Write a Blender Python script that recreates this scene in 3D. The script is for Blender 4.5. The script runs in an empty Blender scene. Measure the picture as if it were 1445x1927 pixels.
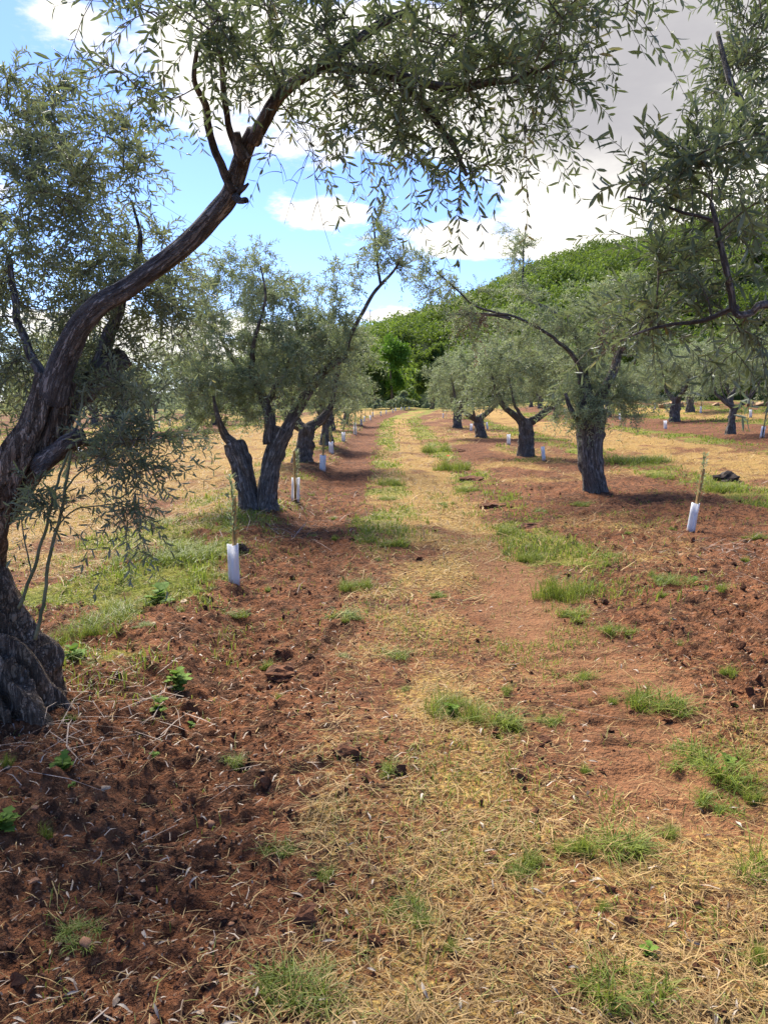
import bpy, math
import numpy as np
from mathutils import Vector, Matrix

# ------------------------------------------------------------------ camera, sky, sun, exposure
sc = bpy.context.scene
COL = sc.collection
F, CX, CY = 1445.0, 722.5, 963.5            # photograph: focal length and centre in its pixels
TILT = math.atan((CY - 757.0) / F)
CAM = np.array([0.0, 0.0, 1.6])
cam_d = bpy.data.cameras.new('camera')
cam_d.sensor_fit = 'HORIZONTAL'; cam_d.sensor_width = 36.0; cam_d.lens = 36.0
cam_d.clip_start = 0.05; cam_d.clip_end = 3000
cam = bpy.data.objects.new('camera', cam_d); COL.objects.link(cam)
cam.location = CAM; cam.rotation_euler = (math.pi / 2 - TILT, 0, 0)
sc.camera = cam
sc.view_settings.view_transform = 'Standard'; sc.view_settings.look = 'None'
sc.view_settings.gamma = 1.0; sc.view_settings.use_curve_mapping = False
sc.view_settings.exposure = 1.38
SUN_EL, SUN_AZ = math.radians(47), math.radians(-24)
SUN_STRENGTH, SKY_STRENGTH = 4.8, 0.102
sd = bpy.data.lights.new('sun', 'SUN'); sd.energy = SUN_STRENGTH; sd.angle = math.radians(28); sd.color = (1.0, 0.93, 0.82)
so = bpy.data.objects.new('sun', sd); COL.objects.link(so)
sdir = Vector((math.sin(SUN_AZ) * math.cos(SUN_EL), math.cos(SUN_AZ) * math.cos(SUN_EL), math.sin(SUN_EL)))
so.rotation_euler = sdir.to_track_quat('Z', 'Y').to_euler(); so.location = (0, 0, 30)

cT, sT = math.cos(TILT), math.sin(TILT)
def ray(px, py):
    a, b = (px - CX) / F, (CY - py) / F
    return np.array([a, cT + b * sT, -sT + b * cT])
def atd(px, py, d):                          # the place d metres in front of the camera
    return CAM + ray(px, py) * d

world = bpy.data.worlds.new('World'); sc.world = world; world.use_nodes = True
def sky_nodes():
    nt = world.node_tree; nt.nodes.clear(); N, Lk = nt.nodes, nt.links
    def sock(v, inp):
        if isinstance(v, (int, float)): inp.default_value = v
        else: Lk.new(v, inp)
    def m(op, a, b=None, c=None):
        n = N.new('ShaderNodeMath'); n.operation = op
        for i, v in enumerate((a, b, c)):
            if v is not None: sock(v, n.inputs[i])
        return n.outputs[0]
    out = N.new('ShaderNodeOutputWorld')
    sky = N.new('ShaderNodeTexSky'); sky.sky_type = 'NISHITA'; sky.sun_disc = False
    sky.sun_elevation = SUN_EL; sky.sun_rotation = SUN_AZ; sky.air_density = 1.0; sky.dust_density = 0.15; sky.ozone_density = 3.0
    bg = N.new('ShaderNodeBackground'); bg.inputs[1].default_value = SKY_STRENGTH
    tint = N.new('ShaderNodeMix'); tint.data_type = 'RGBA'; tint.blend_type = 'MULTIPLY'; tint.inputs['Factor'].default_value = 1.0; tint.inputs['B'].default_value = (0.61, 0.68, 0.98, 1)
    Lk.new(sky.outputs[0], tint.inputs['A']); Lk.new(tint.outputs['Result'], bg.inputs[0])
    tc = N.new('ShaderNodeTexCoord'); sep = N.new('ShaderNodeSeparateXYZ'); Lk.new(tc.outputs['Generated'], sep.inputs[0])
    x, y, z = sep.outputs
    az = m('ARCTAN2', x, y); el = m('ARCSINE', z)
    zz = m('ADD', m('MAXIMUM', z, 0.0), 0.22)
    cmb = N.new('ShaderNodeCombineXYZ'); sock(m('DIVIDE', x, zz), cmb.inputs[0]); sock(m('DIVIDE', y, zz), cmb.inputs[1]); sock(m('MULTIPLY', z, 2.0), cmb.inputs[2])
    def noise(scale, detail, rough, off):
        mp = N.new('ShaderNodeMapping'); mp.inputs['Location'].default_value = off; Lk.new(cmb.outputs[0], mp.inputs[0])
        n = N.new('ShaderNodeTexNoise'); n.inputs['Scale'].default_value = scale; n.inputs['Detail'].default_value = detail
        n.inputs['Roughness'].default_value = rough; Lk.new(mp.outputs[0], n.inputs['Vector']); return n.outputs['Fac']
    big = noise(0.9, 3, 0.5, (3.1, 1.7, 0)); fine = noise(3.2, 9, 0.62, (0.4, 7.3, 1.0)); shade = noise(2.2, 6, 0.6, (5.0, 2.0, 3.0))
    def blob(px, py, rx, ry, w):
        r = ray(px, py); r = r / np.linalg.norm(r); a0 = math.atan2(r[0], r[1]); e0 = math.asin(r[2])
        da = m('DIVIDE', m('SUBTRACT', az, a0), rx / F); de = m('DIVIDE', m('SUBTRACT', el, e0), ry / F)
        q = m('ADD', m('MULTIPLY', da, da), m('MULTIPLY', de, de))
        return m('MULTIPLY', m('EXPONENT', m('MULTIPLY', q, -1.0)), w)
    white = [(575, 402, 105, 30, .62), (500, 280, 120, 40, .35), (870, 445, 100, 40, .62), (1085, 395, 95, 70, .75), (760, 110, 240, 95, .6), (430, 90, 200, 90, .55),
             (735, 590, 60, 24, .6), (330, 640, 300, 60, .6), (110, 25, 60, 22, .4), (1330, 330, 160, 90, .6), (1050, 470, 60, 30, .35)]
    grey = [(1180, 190, 190, 130, .9), (1300, -20, 260, 170, .9), (1010, 20, 150, 110, .6), (980, 240, 120, 70, .5)]
    dens = m('MULTIPLY', m('SUBTRACT', big, 0.55), 0.9)
    for b in white + grey: dens = m('ADD', dens, blob(*b))
    dens = m('ADD', dens, m('MULTIPLY', m('SUBTRACT', fine, 0.5), 1.55))
    ramp = N.new('ShaderNodeMapRange'); ramp.interpolation_type = 'SMOOTHSTEP'; Lk.new(dens, ramp.inputs[0])
    ramp.inputs[1].default_value = 0.17; ramp.inputs[2].default_value = 0.40
    g = m('MULTIPLY', m('SUBTRACT', shade, 0.45), 2.0)
    for b in grey: g = m('ADD', g, blob(*b))
    gr = N.new('ShaderNodeMapRange'); gr.interpolation_type = 'SMOOTHSTEP'; Lk.new(g, gr.inputs[0]); gr.inputs[1].default_value = 0.0; gr.inputs[2].default_value = 1.6
    mix = N.new('ShaderNodeMix'); mix.data_type = 'RGBA'; Lk.new(gr.outputs[0], mix.inputs['Factor'])
    mix.inputs['A'].default_value = (0.53, 0.51, 0.475, 1); mix.inputs['B'].default_value = (0.225, 0.219, 0.23, 1)
    cb = N.new('ShaderNodeBackground'); Lk.new(mix.outputs['Result'], cb.inputs[0]); cb.inputs[1].default_value = 1.0
    ms = N.new('ShaderNodeMixShader'); Lk.new(ramp.outputs[0], ms.inputs[0]); Lk.new(bg.outputs[0], ms.inputs[1]); Lk.new(cb.outputs[0], ms.inputs[2])
    Lk.new(ms.outputs[0], out.inputs[0])
sky_nodes()
sc.cycles.max_bounces = 6; sc.cycles.transparent_max_bounces = 4; sc.cycles.diffuse_bounces = 3
sc.cycles.use_denoising = False if not hasattr(sc.cycles, 'use_denoising') else True

# ------------------------------------------------------------------ noise
def _hash(ix, iy, iz, seed):
    h = (ix.astype(np.int64) * 374761393 + iy.astype(np.int64) * 668265263 + iz.astype(np.int64) * 1274126177 + seed * 1442695041) & 0xFFFFFFFF
    h = ((h ^ (h >> 13)) * 1274126177) & 0xFFFFFFFF
    h = ((h ^ (h >> 16)) * 2246822519) & 0xFFFFFFFF
    return ((h ^ (h >> 15)) & 0xFFFFFF) / float(0xFFFFFF) * 2 - 1
def vn3(x, y, z, seed=0):
    x, y, z = np.broadcast_arrays(np.asarray(x, float), np.asarray(y, float), np.asarray(z, float))
    xi, yi, zi = np.floor(x), np.floor(y), np.floor(z)
    f = [x - xi, y - yi, z - zi]; f = [t * t * t * (t * (t * 6 - 15) + 10) for t in f]
    xi, yi, zi = xi.astype(np.int64), yi.astype(np.int64), zi.astype(np.int64)
    r = 0
    for dx in (0, 1):
        for dy in (0, 1):
            for dz in (0, 1):
                r = r + _hash(xi + dx, yi + dy, zi + dz, seed) * (f[0] if dx else 1 - f[0]) * (f[1] if dy else 1 - f[1]) * (f[2] if dz else 1 - f[2])
    return r
def vn2(x, y, seed=0):
    x, y = np.broadcast_arrays(np.asarray(x, float), np.asarray(y, float))
    xi, yi = np.floor(x), np.floor(y); fx, fy = x - xi, y - yi
    fx = fx * fx * fx * (fx * (fx * 6 - 15) + 10); fy = fy * fy * fy * (fy * (fy * 6 - 15) + 10)
    xi, yi = xi.astype(np.int64), yi.astype(np.int64); z = np.zeros_like(xi)
    return ((_hash(xi, yi, z, seed) * (1 - fx) + _hash(xi + 1, yi, z, seed) * fx) * (1 - fy)
            + (_hash(xi, yi + 1, z, seed) * (1 - fx) + _hash(xi + 1, yi + 1, z, seed) * fx) * fy)
def fbm2(x, y, octv=4, seed=0, gain=0.5):
    r, a, s = 0, 1.0, 1.0
    for i in range(octv):
        r = r + a * vn2(np.asarray(x) * s + 17.3 * i, np.asarray(y) * s - 9.1 * i, seed + i); a *= gain; s *= 2.03
    return r
def sst(a, b, t):
    t = np.clip((t - a) / (b - a), 0, 1); return t * t * (3 - 2 * t)
def band(u, a, b, s): return sst(a - s, a + s, u) * (1 - sst(b - s, b + s, u))

# ------------------------------------------------------------------ lie of the land
def bend(y): return 0.107 * (np.sqrt((y - 56) ** 2 + 64) + (y - 56)) / 2 - 0.015
def zones(x, y):
    """how much straw, green and tyre-pressed bare earth lies at a place"""
    u = x - bend(y)
    w = u + 0.10 * fbm2(x * 0.9, y * 0.7, 3, 11) + 0.12 * fbm2(x * 4.5, y * 3.5, 3, 12)
    n1 = fbm2(x * 1.1, y * 0.8, 4, 21); n2 = fbm2(x * 2.6, y * 1.8, 4, 31); n3 = fbm2(x * 0.45, y * 0.25, 3, 41)
    far = sst(9, 30, y)
    straw = band(w, -0.25, 1.5 - 0.1 * far, 0.3 - 0.08 * far) + (1 - sst(2.6, 4.2, y)) * 0.9 * sst(-0.5, 0.3, w) * (1 - sst(1.6, 3.2, w))
    straw = straw + sst(5.0, 8.5, y) * band(w, -8.2, -2.3, 0.4) + 0.45 * sst(7, 10, y) * band(w, -2.4, -1.35, 0.3) + 0.62 * sst(5, 8, y) * band(w, 1.6, 5.6, 0.4) * sst(-.5, .4, n3 + .4 * n1) + band(w, 6.6, 9.6, 0.3) + band(w, 14.5, 18.0, 0.4) + band(w, -17, -12, 0.4)
    straw = np.clip(straw, 0, 1) * np.clip(0.70 + 0.22 * sst(6, 16, y) + 0.45 * n2 + 0.2 * n1, 0.15, 1)
    tread = band(w, 0.85, 1.5, 0.15) * sst(2.4, 3.0, y) * (1 - sst(7, 11, y)) * np.clip(0.9 + 0.5 * n1, 0, 1)
    straw = straw * (1 - 0.85 * tread)
    straw = straw * np.where(y < 9, 0.66 + 0.34 * sst(4.0, 9, y), 1) * np.clip(0.95 + 0.45 * fbm2(x * 1.7, y * 1.3, 3, 45), 0.35, 1.05)
    p = sst(-0.25, 0.45, n1 + 0.5 * n2)
    green = 1.1 * band(w, -0.35, 0.4, 0.2) * sst(6.0, 11, y) * np.clip(0.25 + 0.9 * p, 0, 1)
    green = green + band(w, 1.35, 2.15, 0.25) * sst(4.5, 8, y) * np.clip(0.3 + 1.1 * p, 0, 1)
    green = green + band(w, -3.4, -1.5, 0.25) * sst(5.2, 6.4, y) * (1 - sst(8.6, 9.6, y)) * np.clip(0.05 + 0.75 * p, 0, 1)
    green = green + 0.7 * band(w, -3.4, -1.4, 0.3) * sst(3.6, 4.6, y) * np.clip(0.1 + p, 0, 1)
    green = green + (band(w, 5.4, 6.7, 0.25) + band(w, 9.6, 10.9, 0.3) + band(w, 14, 15, 0.4) + band(w, 18, 19.5, 0.4) + 0.7 * band(w, -9.2, -7.9, 0.3) + band(w, -12.4, -11.2, 0.3)) * np.clip(0.45 + 0.8 * p, 0, 1)
    green = green + 0.85 * band(w, -0.3, 2.4, 0.3) * sst(24, 55, y) * np.clip(0.45 + 0.9 * n3 + 0.5 * n2, 0, 1) + sst(75, 95, y) * 0.6
    green = green + 0.5 * p * band(w, 2.2, 5.2, 0.4) * sst(0.15, 0.5, n3) * sst(6, 12, y) + sst(8, 16, np.abs(u - 1)) * 0.6 * p
    return np.clip(straw, 0, 1), np.clip(green, 0, 1), tread
def land(x, y, fine=True):
    x, y = np.broadcast_arrays(np.asarray(x, float), np.asarray(y, float))
    u = x - bend(y)
    z = 0.0092 * (np.sqrt((y - 20) ** 2 + 60) + (y - 20)) / 2 * (1 - 0.6 * sst(95, 180, y))
    z = z + 0.075 * np.clip((np.sqrt((u - 6) ** 2 + 4) + (u - 6)) / 2, 0, 14)
    z = z - 0.02 * np.clip((np.sqrt((u + 9) ** 2 + 9) - (u + 9)) / 2, 0, 14)
    z = z + 0.10 * band(u, -2.7, -1.35, 0.35) - 0.05 * band(u, -1.25, -0.45, 0.2) - 0.03 * band(u, 0.85, 1.5, 0.2) + 0.05 * band(u, 2.4, 4.8, 0.5)
    z = z + 0.05 * vn2(x * 0.35, y * 0.35, 5) + 0.03 * vn2(x * 0.9, y * 0.9, 6)
    if fine:
        near = 1 - 0.65 * sst(8, 40, y)
        loose = 1 - np.clip(band(u, -0.25, 1.6, 0.25) + band(u, -8, -2.8, 0.4) * sst(5, 8, y) + band(u, 6.4, 9.8, 0.4), 0, 1)
        n = fbm2(x * 2.4, y * 2.4, 3, 51); k = fbm2(x * 7.5, y * 7.5, 3, 61)
        z = z + near * (loose * (0.036 * n + 0.034 * np.abs(k) + 0.016 * vn2(x * 30, y * 30, 71) + 0.012 * np.abs(vn2(x * 17, y * 17, 72))) + (1 - loose) * (0.011 * n + 0.008 * k))
        tr = band(u, 0.98, 1.38, 0.07) * sst(2.6, 3.0, y) * (1 - sst(4.6, 5.2, y))
        z = z - 0.022 * tr * sst(0.35, 0.9, np.sin((y + 0.25 * np.abs(u - 1.18)) * 2 * math.pi / 0.26 + 2 * vn2(x * 3, y * 3, 81)))
        fur = band(u, -1.15, -0.5, 0.12) * (1 - sst(14, 26, y))
        z = z + 0.016 * fur * vn2(x * 5, y * 22, 83)
    return z
def gp(px, py):                              # where the photograph's pixel meets the ground
    r = ray(px, py); s = np.concatenate([np.linspace(1.2, 20, 1500), np.linspace(20.05, 130, 2200)])
    P = CAM + r[None] * s[:, None]; d = P[:, 2] - land(P[:, 0], P[:, 1], False)
    i = int(np.argmax(d < 0)) if (d < 0).any() else len(s) - 1
    p = P[i].copy(); p[2] = land(p[0], p[1]); return p

# ------------------------------------------------------------------ objects
def tag(o, label=None, cat=None, group=None, kind=None):
    for k, v in (('label', label), ('category', cat), ('group', group), ('kind', kind)):
        if v: o[k] = v
    return o
def obj(name, me, mat=None, parent=None, loc=None):
    o = bpy.data.objects.new(name, me); COL.objects.link(o)
    if mat and me is not None and not len(me.materials): me.materials.append(mat)
    if parent: o.parent = parent
    if loc is not None: o.location = loc
    return o
def empty(name, loc, label, cat, group=None, rz=0):
    o = bpy.data.objects.new(name, None); COL.objects.link(o); o.location = loc; o.rotation_euler = (0, 0, rz)
    o.empty_display_size = 0.1
    return tag(o, label, cat, group)
def mesh(name, V, faces, mat=None, smooth=False, pt=None, fc=None):
    """faces: list of (n,k) index arrays; pt/fc: float or vector attributes on points/faces"""
    me = bpy.data.meshes.new(name); V = np.asarray(V, np.float32)
    faces = [np.asarray(f, np.int32) for f in faces if len(f)]
    me.vertices.add(len(V)); me.vertices.foreach_set('co', V.ravel())
    idx = np.concatenate([f.ravel() for f in faces]); tot = np.concatenate([np.full(len(f), f.shape[1], np.int32) for f in faces])
    me.loops.add(len(idx)); me.loops.foreach_set('vertex_index', idx)
    st = np.zeros(len(tot), np.int32); st[1:] = np.cumsum(tot)[:-1]
    me.polygons.add(len(tot)); me.polygons.foreach_set('loop_start', st)
    me.polygons.foreach_set('use_smooth', np.full(len(tot), smooth))
    for dom, d in (('POINT', pt), ('FACE', fc)):
        for k, a in (d or {}).items():
            a = np.asarray(a, np.float32)
            if a.ndim == 2: me.attributes.new(k, 'FLOAT_VECTOR', dom).data.foreach_set('vector', a.ravel())
            else: me.attributes.new(k, 'FLOAT', dom).data.foreach_set('value', a)
    me.update(calc_edges=True)
    if mat: me.materials.append(mat)
    return me
def nrm(a): return a / np.maximum(np.linalg.norm(a, axis=-1, keepdims=True), 1e-9)
def rdir(r, n): return nrm(r.normal(size=(n, 3)))
def smooth_path(pts, rad, n):
    pts = np.asarray(pts, float); rad = np.asarray(rad, float)
    P = np.vstack([2 * pts[0] - pts[1], pts, 2 * pts[-1] - pts[-2]]); m = len(pts)
    t = np.linspace(0, m - 1 - 1e-6, n); i = t.astype(int); f = (t - i)[:, None]
    p0, p1, p2, p3 = P[i], P[i + 1], P[i + 2], P[i + 3]
    Q = 0.5 * (2 * p1 + (p2 - p0) * f + (2 * p0 - 5 * p1 + 4 * p2 - p3) * f ** 2 + (3 * p1 - p0 - 3 * p2 + p3) * f ** 3)
    return Q, np.interp(t, np.arange(m), rad)
def tube(Q, R, segs, rough=0.06, lobes=0.0, seed=0, flare=0.0, freq=1.0, knots=0.0):
    Q = np.asarray(Q, float); T = nrm(np.gradient(Q, axis=0)); n = len(Q)
    A = np.zeros_like(T); a = np.cross(T[0], [0.3, 1, 0.1]); A[0] = a / np.linalg.norm(a)
    for i in range(1, n):
        a = A[i - 1] - T[i] * (A[i - 1] @ T[i]); A[i] = a / np.linalg.norm(a)
    B = np.cross(T, A); s = np.concatenate([[0], np.cumsum(np.linalg.norm(np.diff(Q, axis=0), axis=1))])
    th = np.linspace(0, 2 * math.pi, segs, endpoint=False)[None] + 0 * s[:, None]; S = s[:, None] + 0 * th
    c, sn = np.cos(th), np.sin(th); r0 = R[:, None]
    k = freq / max(0.02, float(np.median(R)))
    tw = th + S * 1.1
    rr = 1 + rough * (vn3(c * 2.2, sn * 2.2, S * k * 0.5, seed) + 0.6 * vn3(c * 5, sn * 5, S * k * 1.1, seed + 3))
    if lobes:
        q = vn3(np.cos(tw) * 1.9, np.sin(tw) * 1.9, S * 1.2, seed + 7); q2 = vn3(np.cos(tw) * 4.2, np.sin(tw) * 4.2, S * 2.0, seed + 9)
        rr = rr + lobes * (0.9 - 2.2 * np.exp(-(q / 0.16) ** 2) * 0.55 - 0.5 * np.exp(-(q2 / 0.14) ** 2) + 0.3 * q2 - 0.4)
    if knots: rr = rr + knots * np.clip(vn3(c * 1.6 + 5, sn * 1.6, S * 5.5, seed + 13) - 0.35, 0, 1) * 1.6
    if flare:
        rr = rr + flare * np.exp(-S / 0.16) * (0.75 + 0.7 * vn3(c * 2.4, sn * 2.4, 0 * S, seed + 21))
    rad = r0 * rr
    V = Q[:, None] + (A[:, None] * c[..., None] + B[:, None] * sn[..., None]) * rad[..., None]
    bk = np.stack([c * r0, sn * r0, S * 0.35], -1).reshape(-1, 3)
    V = V.reshape(-1, 3); j = np.arange(segs); i = np.arange(n - 1)[:, None] * segs
    f = np.stack([i + j, i + (j + 1) % segs, i + segs + (j + 1) % segs, i + segs + j], -1).reshape(-1, 4)
    V = np.vstack([V, Q[0], Q[-1] + T[-1] * R[-1] * 0.25]); bk = np.vstack([bk, bk[0], bk[-1]])
    t0 = np.stack([(j + 1) % segs, j, 0 * j + n * segs], -1); e = (n - 1) * segs
    t1 = np.stack([e + j, e + (j + 1) % segs, 0 * j + n * segs + 1], -1)
    return V, f, np.vstack([t0, t1]), bk
def tubes3(P, R):
    """many thin polylines (n,m,3) with radii (n,m) as three-sided tubes"""
    n, m, _ = P.shape; T = nrm(np.gradient(P, axis=1)); a = np.cross(T, [0.31, 0.2, 0.93]); A = nrm(a); B = np.cross(T, A)
    ang = np.array([0, 2.094, 4.189])
    V = P[:, :, None] + (A[:, :, None] * np.cos(ang)[None, None, :, None] + B[:, :, None] * np.sin(ang)[None, None, :, None]) * R[:, :, None, None]
    V = V.reshape(-1, 3); b = (np.arange(n) * m * 3)[:, None, None] + (np.arange(m - 1) * 3)[None, :, None]; j = np.arange(3)[None, None]
    f = np.stack([b + j, b + (j + 1) % 3, b + 3 + (j + 1) % 3, b + 3 + j], -1).reshape(-1, 4)
    return V, f
def leaf_mesh(name, P, D, N, L, W, rnd, mat, fine=True, fold=0.35, curl=0.12):
    D = nrm(D); S = nrm(np.cross(D, N)); N = np.cross(S, D); L = L[:, None]; W = W[:, None]; n = len(P)
    if fine:
        up = N * W * fold
        b = P; l1 = P + D * L * .28 - S * W * .42 + up * .5; l2 = P + D * L * .68 - S * W * .44 + up * .5 - N * L * curl * .5
        t = P + D * L - N * L * curl; r2 = P + D * L * .68 + S * W * .44 + up * .5 - N * L * curl * .5; r1 = P + D * L * .28 + S * W * .42 + up * .5
        m1 = P + D * L * .45 - N * L * curl * .2
        V = np.stack([b, l1, l2, t, r2, r1, m1], 1).reshape(-1, 3); o = (np.arange(n) * 7)[:, None]
        q = np.concatenate([o + np.array([0, 6, 2, 1]), o + np.array([0, 5, 4, 6])], 0); tr = np.concatenate([o + np.array([6, 3, 2]), o + np.array([6, 4, 3])], 0)
        return mesh(name, V, [q, tr], mat, False, fc={'rnd': np.tile(rnd, 4)})
    V = np.stack([P, P + D * L * .45 - S * W * .5 + N * W * .2, P + D * L, P + D * L * .45 + S * W * .5 + N * W * .2], 1).reshape(-1, 3)
    o = (np.arange(n) * 4)[:, None]
    return mesh(name, V, [o + np.array([0, 3, 2, 1])], mat, False, fc={'rnd': rnd})

# ------------------------------------------------------------------ materials
def material(name, build):
    m = bpy.data.materials.new(name); m.use_nodes = True; nt = m.node_tree; nt.nodes.clear()
    out = nt.nodes.new('ShaderNodeOutputMaterial'); s = build(nt); nt.links.new(s, out.inputs[0]); return m
class NB:
    def __init__(s, nt): s.nt = nt
    def n(s, t, **k):
        x = s.nt.nodes.new(t)
        for a, v in k.items(): setattr(x, a, v)
        return x
    def put(s, v, i):
        if hasattr(v, 'is_output'): s.nt.links.new(v, i)
        elif isinstance(v, tuple) and len(v) == 3 and i.type == 'RGBA': i.default_value = (*v, 1)
        else: i.default_value = v
    def m(s, op, a, b=0.0, c=0.0):
        x = s.n('ShaderNodeMath', operation=op); s.put(a, x.inputs[0]); s.put(b, x.inputs[1]); s.put(c, x.inputs[2]); return x.outputs[0]
    def mix(s, f, a, b, blend='MIX'):
        x = s.n('ShaderNodeMix', data_type='RGBA', blend_type=blend); s.put(f, x.inputs['Factor']); s.put(a, x.inputs['A']); s.put(b, x.inputs['B']); return x.outputs['Result']
    def rng(s, v, a, b, c=0.0, d=1.0, smooth=True):
        x = s.n('ShaderNodeMapRange', interpolation_type='SMOOTHSTEP' if smooth else 'LINEAR'); s.put(v, x.inputs[0])
        for i, q in enumerate((a, b, c, d)): s.put(q, x.inputs[i + 1])
        return x.outputs[0]
    def attr(s, name): x = s.n('ShaderNodeAttribute', attribute_name=name); return x
    def noise(s, vec, scale, detail=3.0, rough=0.55):
        x = s.n('ShaderNodeTexNoise'); s.put(scale, x.inputs['Scale']); s.put(detail, x.inputs['Detail']); s.put(rough, x.inputs['Roughness'])
        if vec is not None: s.put(vec, x.inputs['Vector'])
        return x.outputs['Fac']
    def pos(s): return s.n('ShaderNodeNewGeometry').outputs['Position']
    def bump(s, h, st, dist=0.02):
        x = s.n('ShaderNodeBump'); s.put(st, x.inputs['Strength']); s.put(dist, x.inputs['Distance']); s.put(h, x.inputs['Height']); return x.outputs[0]
    def pbr(s, col, rough=0.8, normal=None, spec=0.3):
        x = s.n('ShaderNodeBsdfPrincipled'); s.put(col, x.inputs['Base Color']); s.put(rough, x.inputs['Roughness']); s.put(spec, x.inputs['Specular IOR Level'])
        if normal is not None: s.put(normal, x.inputs['Normal'])
        return x.outputs[0]
    def scaled(s, v, sx, sy, sz):
        x = s.n('ShaderNodeMapping'); s.put(v, x.inputs[0]); x.inputs['Scale'].default_value = (sx, sy, sz); return x.outputs[0]

def leaf_mat(name, top, top2, under, odd=None, odd_at=0.9, trans=0.3, tcol=None, rough=0.45, spec=0.4):
    def b(nt):
        k = NB(nt); r = k.attr('rnd').outputs['Fac']
        c = k.mix(r, top, top2)
        if odd: c = k.mix(k.rng(r, odd_at, odd_at + 0.03), c, odd)
        back = k.n('ShaderNodeNewGeometry').outputs['Backfacing']
        col = k.mix(back, c, k.mix(0.35, under, c)) if under else c
        p = k.pbr(col, rough, spec=spec); t = k.n('ShaderNodeBsdfTranslucent')
        k.put(k.mix(0.5, tcol or top2, c), t.inputs[0])
        x = k.n('ShaderNodeMixShader'); x.inputs[0].default_value = trans
        nt.links.new(p, x.inputs[1]); nt.links.new(t.outputs[0], x.inputs[2]); return x.outputs[0]
    return material(name, b)
M = {}
M['olive'] = leaf_mat('olive_leaf_backlit', (0.058, 0.086, 0.04), (0.125, 0.155, 0.078), (0.23, 0.265, 0.19), (0.24, 0.18, 0.08), 0.95, 0.32, (0.23, 0.28, 0.08), 0.5, 0.3)  # near leaves darkened towards silhouette, backlighting put into the colour
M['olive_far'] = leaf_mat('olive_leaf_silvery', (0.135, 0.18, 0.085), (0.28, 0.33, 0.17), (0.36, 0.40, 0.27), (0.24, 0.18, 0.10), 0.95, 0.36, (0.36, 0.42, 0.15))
M['olive_lit'] = leaf_mat('olive_leaf_lit', (0.085, 0.115, 0.055), (0.18, 0.205, 0.11), (0.30, 0.33, 0.24), (0.24, 0.18, 0.08), 0.95, 0.40, (0.30, 0.34, 0.11), 0.5, 0.3)  # lit copy of the same leaf, brightness of the left crown put into colour
M['dead'] = leaf_mat('dried_leaf', (0.13, 0.075, 0.04), (0.26, 0.17, 0.10), (0.28, 0.2, 0.13), trans=0.2)
M['grass'] = leaf_mat('grass_blade', (0.085, 0.14, 0.016), (0.27, 0.30, 0.04), None, (0.38, 0.29, 0.11), 0.84, 0.38, (0.28, 0.34, 0.045), 0.55, 0.25)
M['straw'] = leaf_mat('dry_straw', (0.085, 0.045, 0.018), (0.53, 0.36, 0.145), None, (0.20, 0.21, 0.05), 0.9, 0.12, None, 0.7, 0.2)
M['weed'] = leaf_mat('weed_leaf', (0.07, 0.14, 0.022), (0.17, 0.26, 0.04), (0.16, 0.23, 0.07), trans=0.3, tcol=(0.2, 0.34, 0.04), rough=0.75, spec=0.12)
M['scrub'] = leaf_mat('scrub_leaf', (0.028, 0.058, 0.015), (0.19, 0.27, 0.05), None, trans=0.3, tcol=(0.26, 0.36, 0.03), rough=0.6, spec=0.2)
M['bright'] = leaf_mat('spring_leaf', (0.06, 0.14, 0.016), (0.125, 0.24, 0.025), None, trans=0.35, tcol=(0.2, 0.36, 0.03), rough=0.6, spec=0.2)
M['litter'] = leaf_mat('fallen_leaf', (0.20, 0.12, 0.065), (0.47, 0.38, 0.27), (0.34, 0.29, 0.22), trans=0.08, rough=0.6)
M['poppy'] = leaf_mat('poppy_petal', (0.7, 0.05, 0.01), (0.8, 0.1, 0.02), None, trans=0.3, tcol=(0.8, 0.1, 0.02))

def bark_build(c0, c1, c2, lich, own=False):
    def b(nt):
        k = NB(nt); v = k.scaled(k.n('ShaderNodeTexCoord').outputs['Object'], 1, 1, .3) if own else k.attr('bk').outputs['Vector']
        a = k.noise(v, 26, 6, 0.65); f = k.noise(v, 90, 4, 0.6); w = k.noise(v, 7, 4, 0.6)
        c = k.mix(k.rng(a, 0.33, 0.66), c0, c1); c = k.mix(k.rng(w, 0.45, 0.7), c, c2)
        sp = k.n('ShaderNodeTexVoronoi'); k.put(k.scaled(k.pos(), 1, 1, 1), sp.inputs['Vector']); sp.inputs['Scale'].default_value = 75
        spot = k.m('MULTIPLY', k.rng(sp.outputs['Distance'], 0.34, 0.22), k.rng(k.noise(k.pos(), 9, 3), 0.5, 0.62))
        c = k.mix(k.m('MULTIPLY', spot, 0.75), c, lich)
        g = k.noise(k.scaled(v, 1, 1, 0.32), 34, 5, 0.6)
        crack = k.m('MULTIPLY', k.rng(k.m('ABSOLUTE', k.m('SUBTRACT', g, 0.5)), 0.0, 0.07), k.rng(k.m('ABSOLUTE', k.m('SUBTRACT', a, 0.52)), 0.0, 0.03, 0.45, 1.0))
        h = k.m('ADD', k.m('MULTIPLY', a, 0.6), k.m('ADD', k.m('MULTIPLY', crack, 0.8), k.m('MULTIPLY', f, 0.3)))
        c = k.mix(k.m('MULTIPLY', k.m('SUBTRACT', 1.0, crack), 0.55), c, (0.022, 0.017, 0.014))
        return k.pbr(c, 0.9, k.bump(h, 1.0, 0.026), 0.2)
    return b
M['bark'] = material('olive_bark', bark_build((0.09, 0.077, 0.065), (0.29, 0.26, 0.225), (0.19, 0.16, 0.125), (0.36, 0.36, 0.33)))
M['bark_brown'] = material('old_bark', bark_build((0.13, 0.09, 0.058), (0.38, 0.285, 0.195), (0.22, 0.16, 0.10), (0.36, 0.33, 0.28), True))
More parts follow.
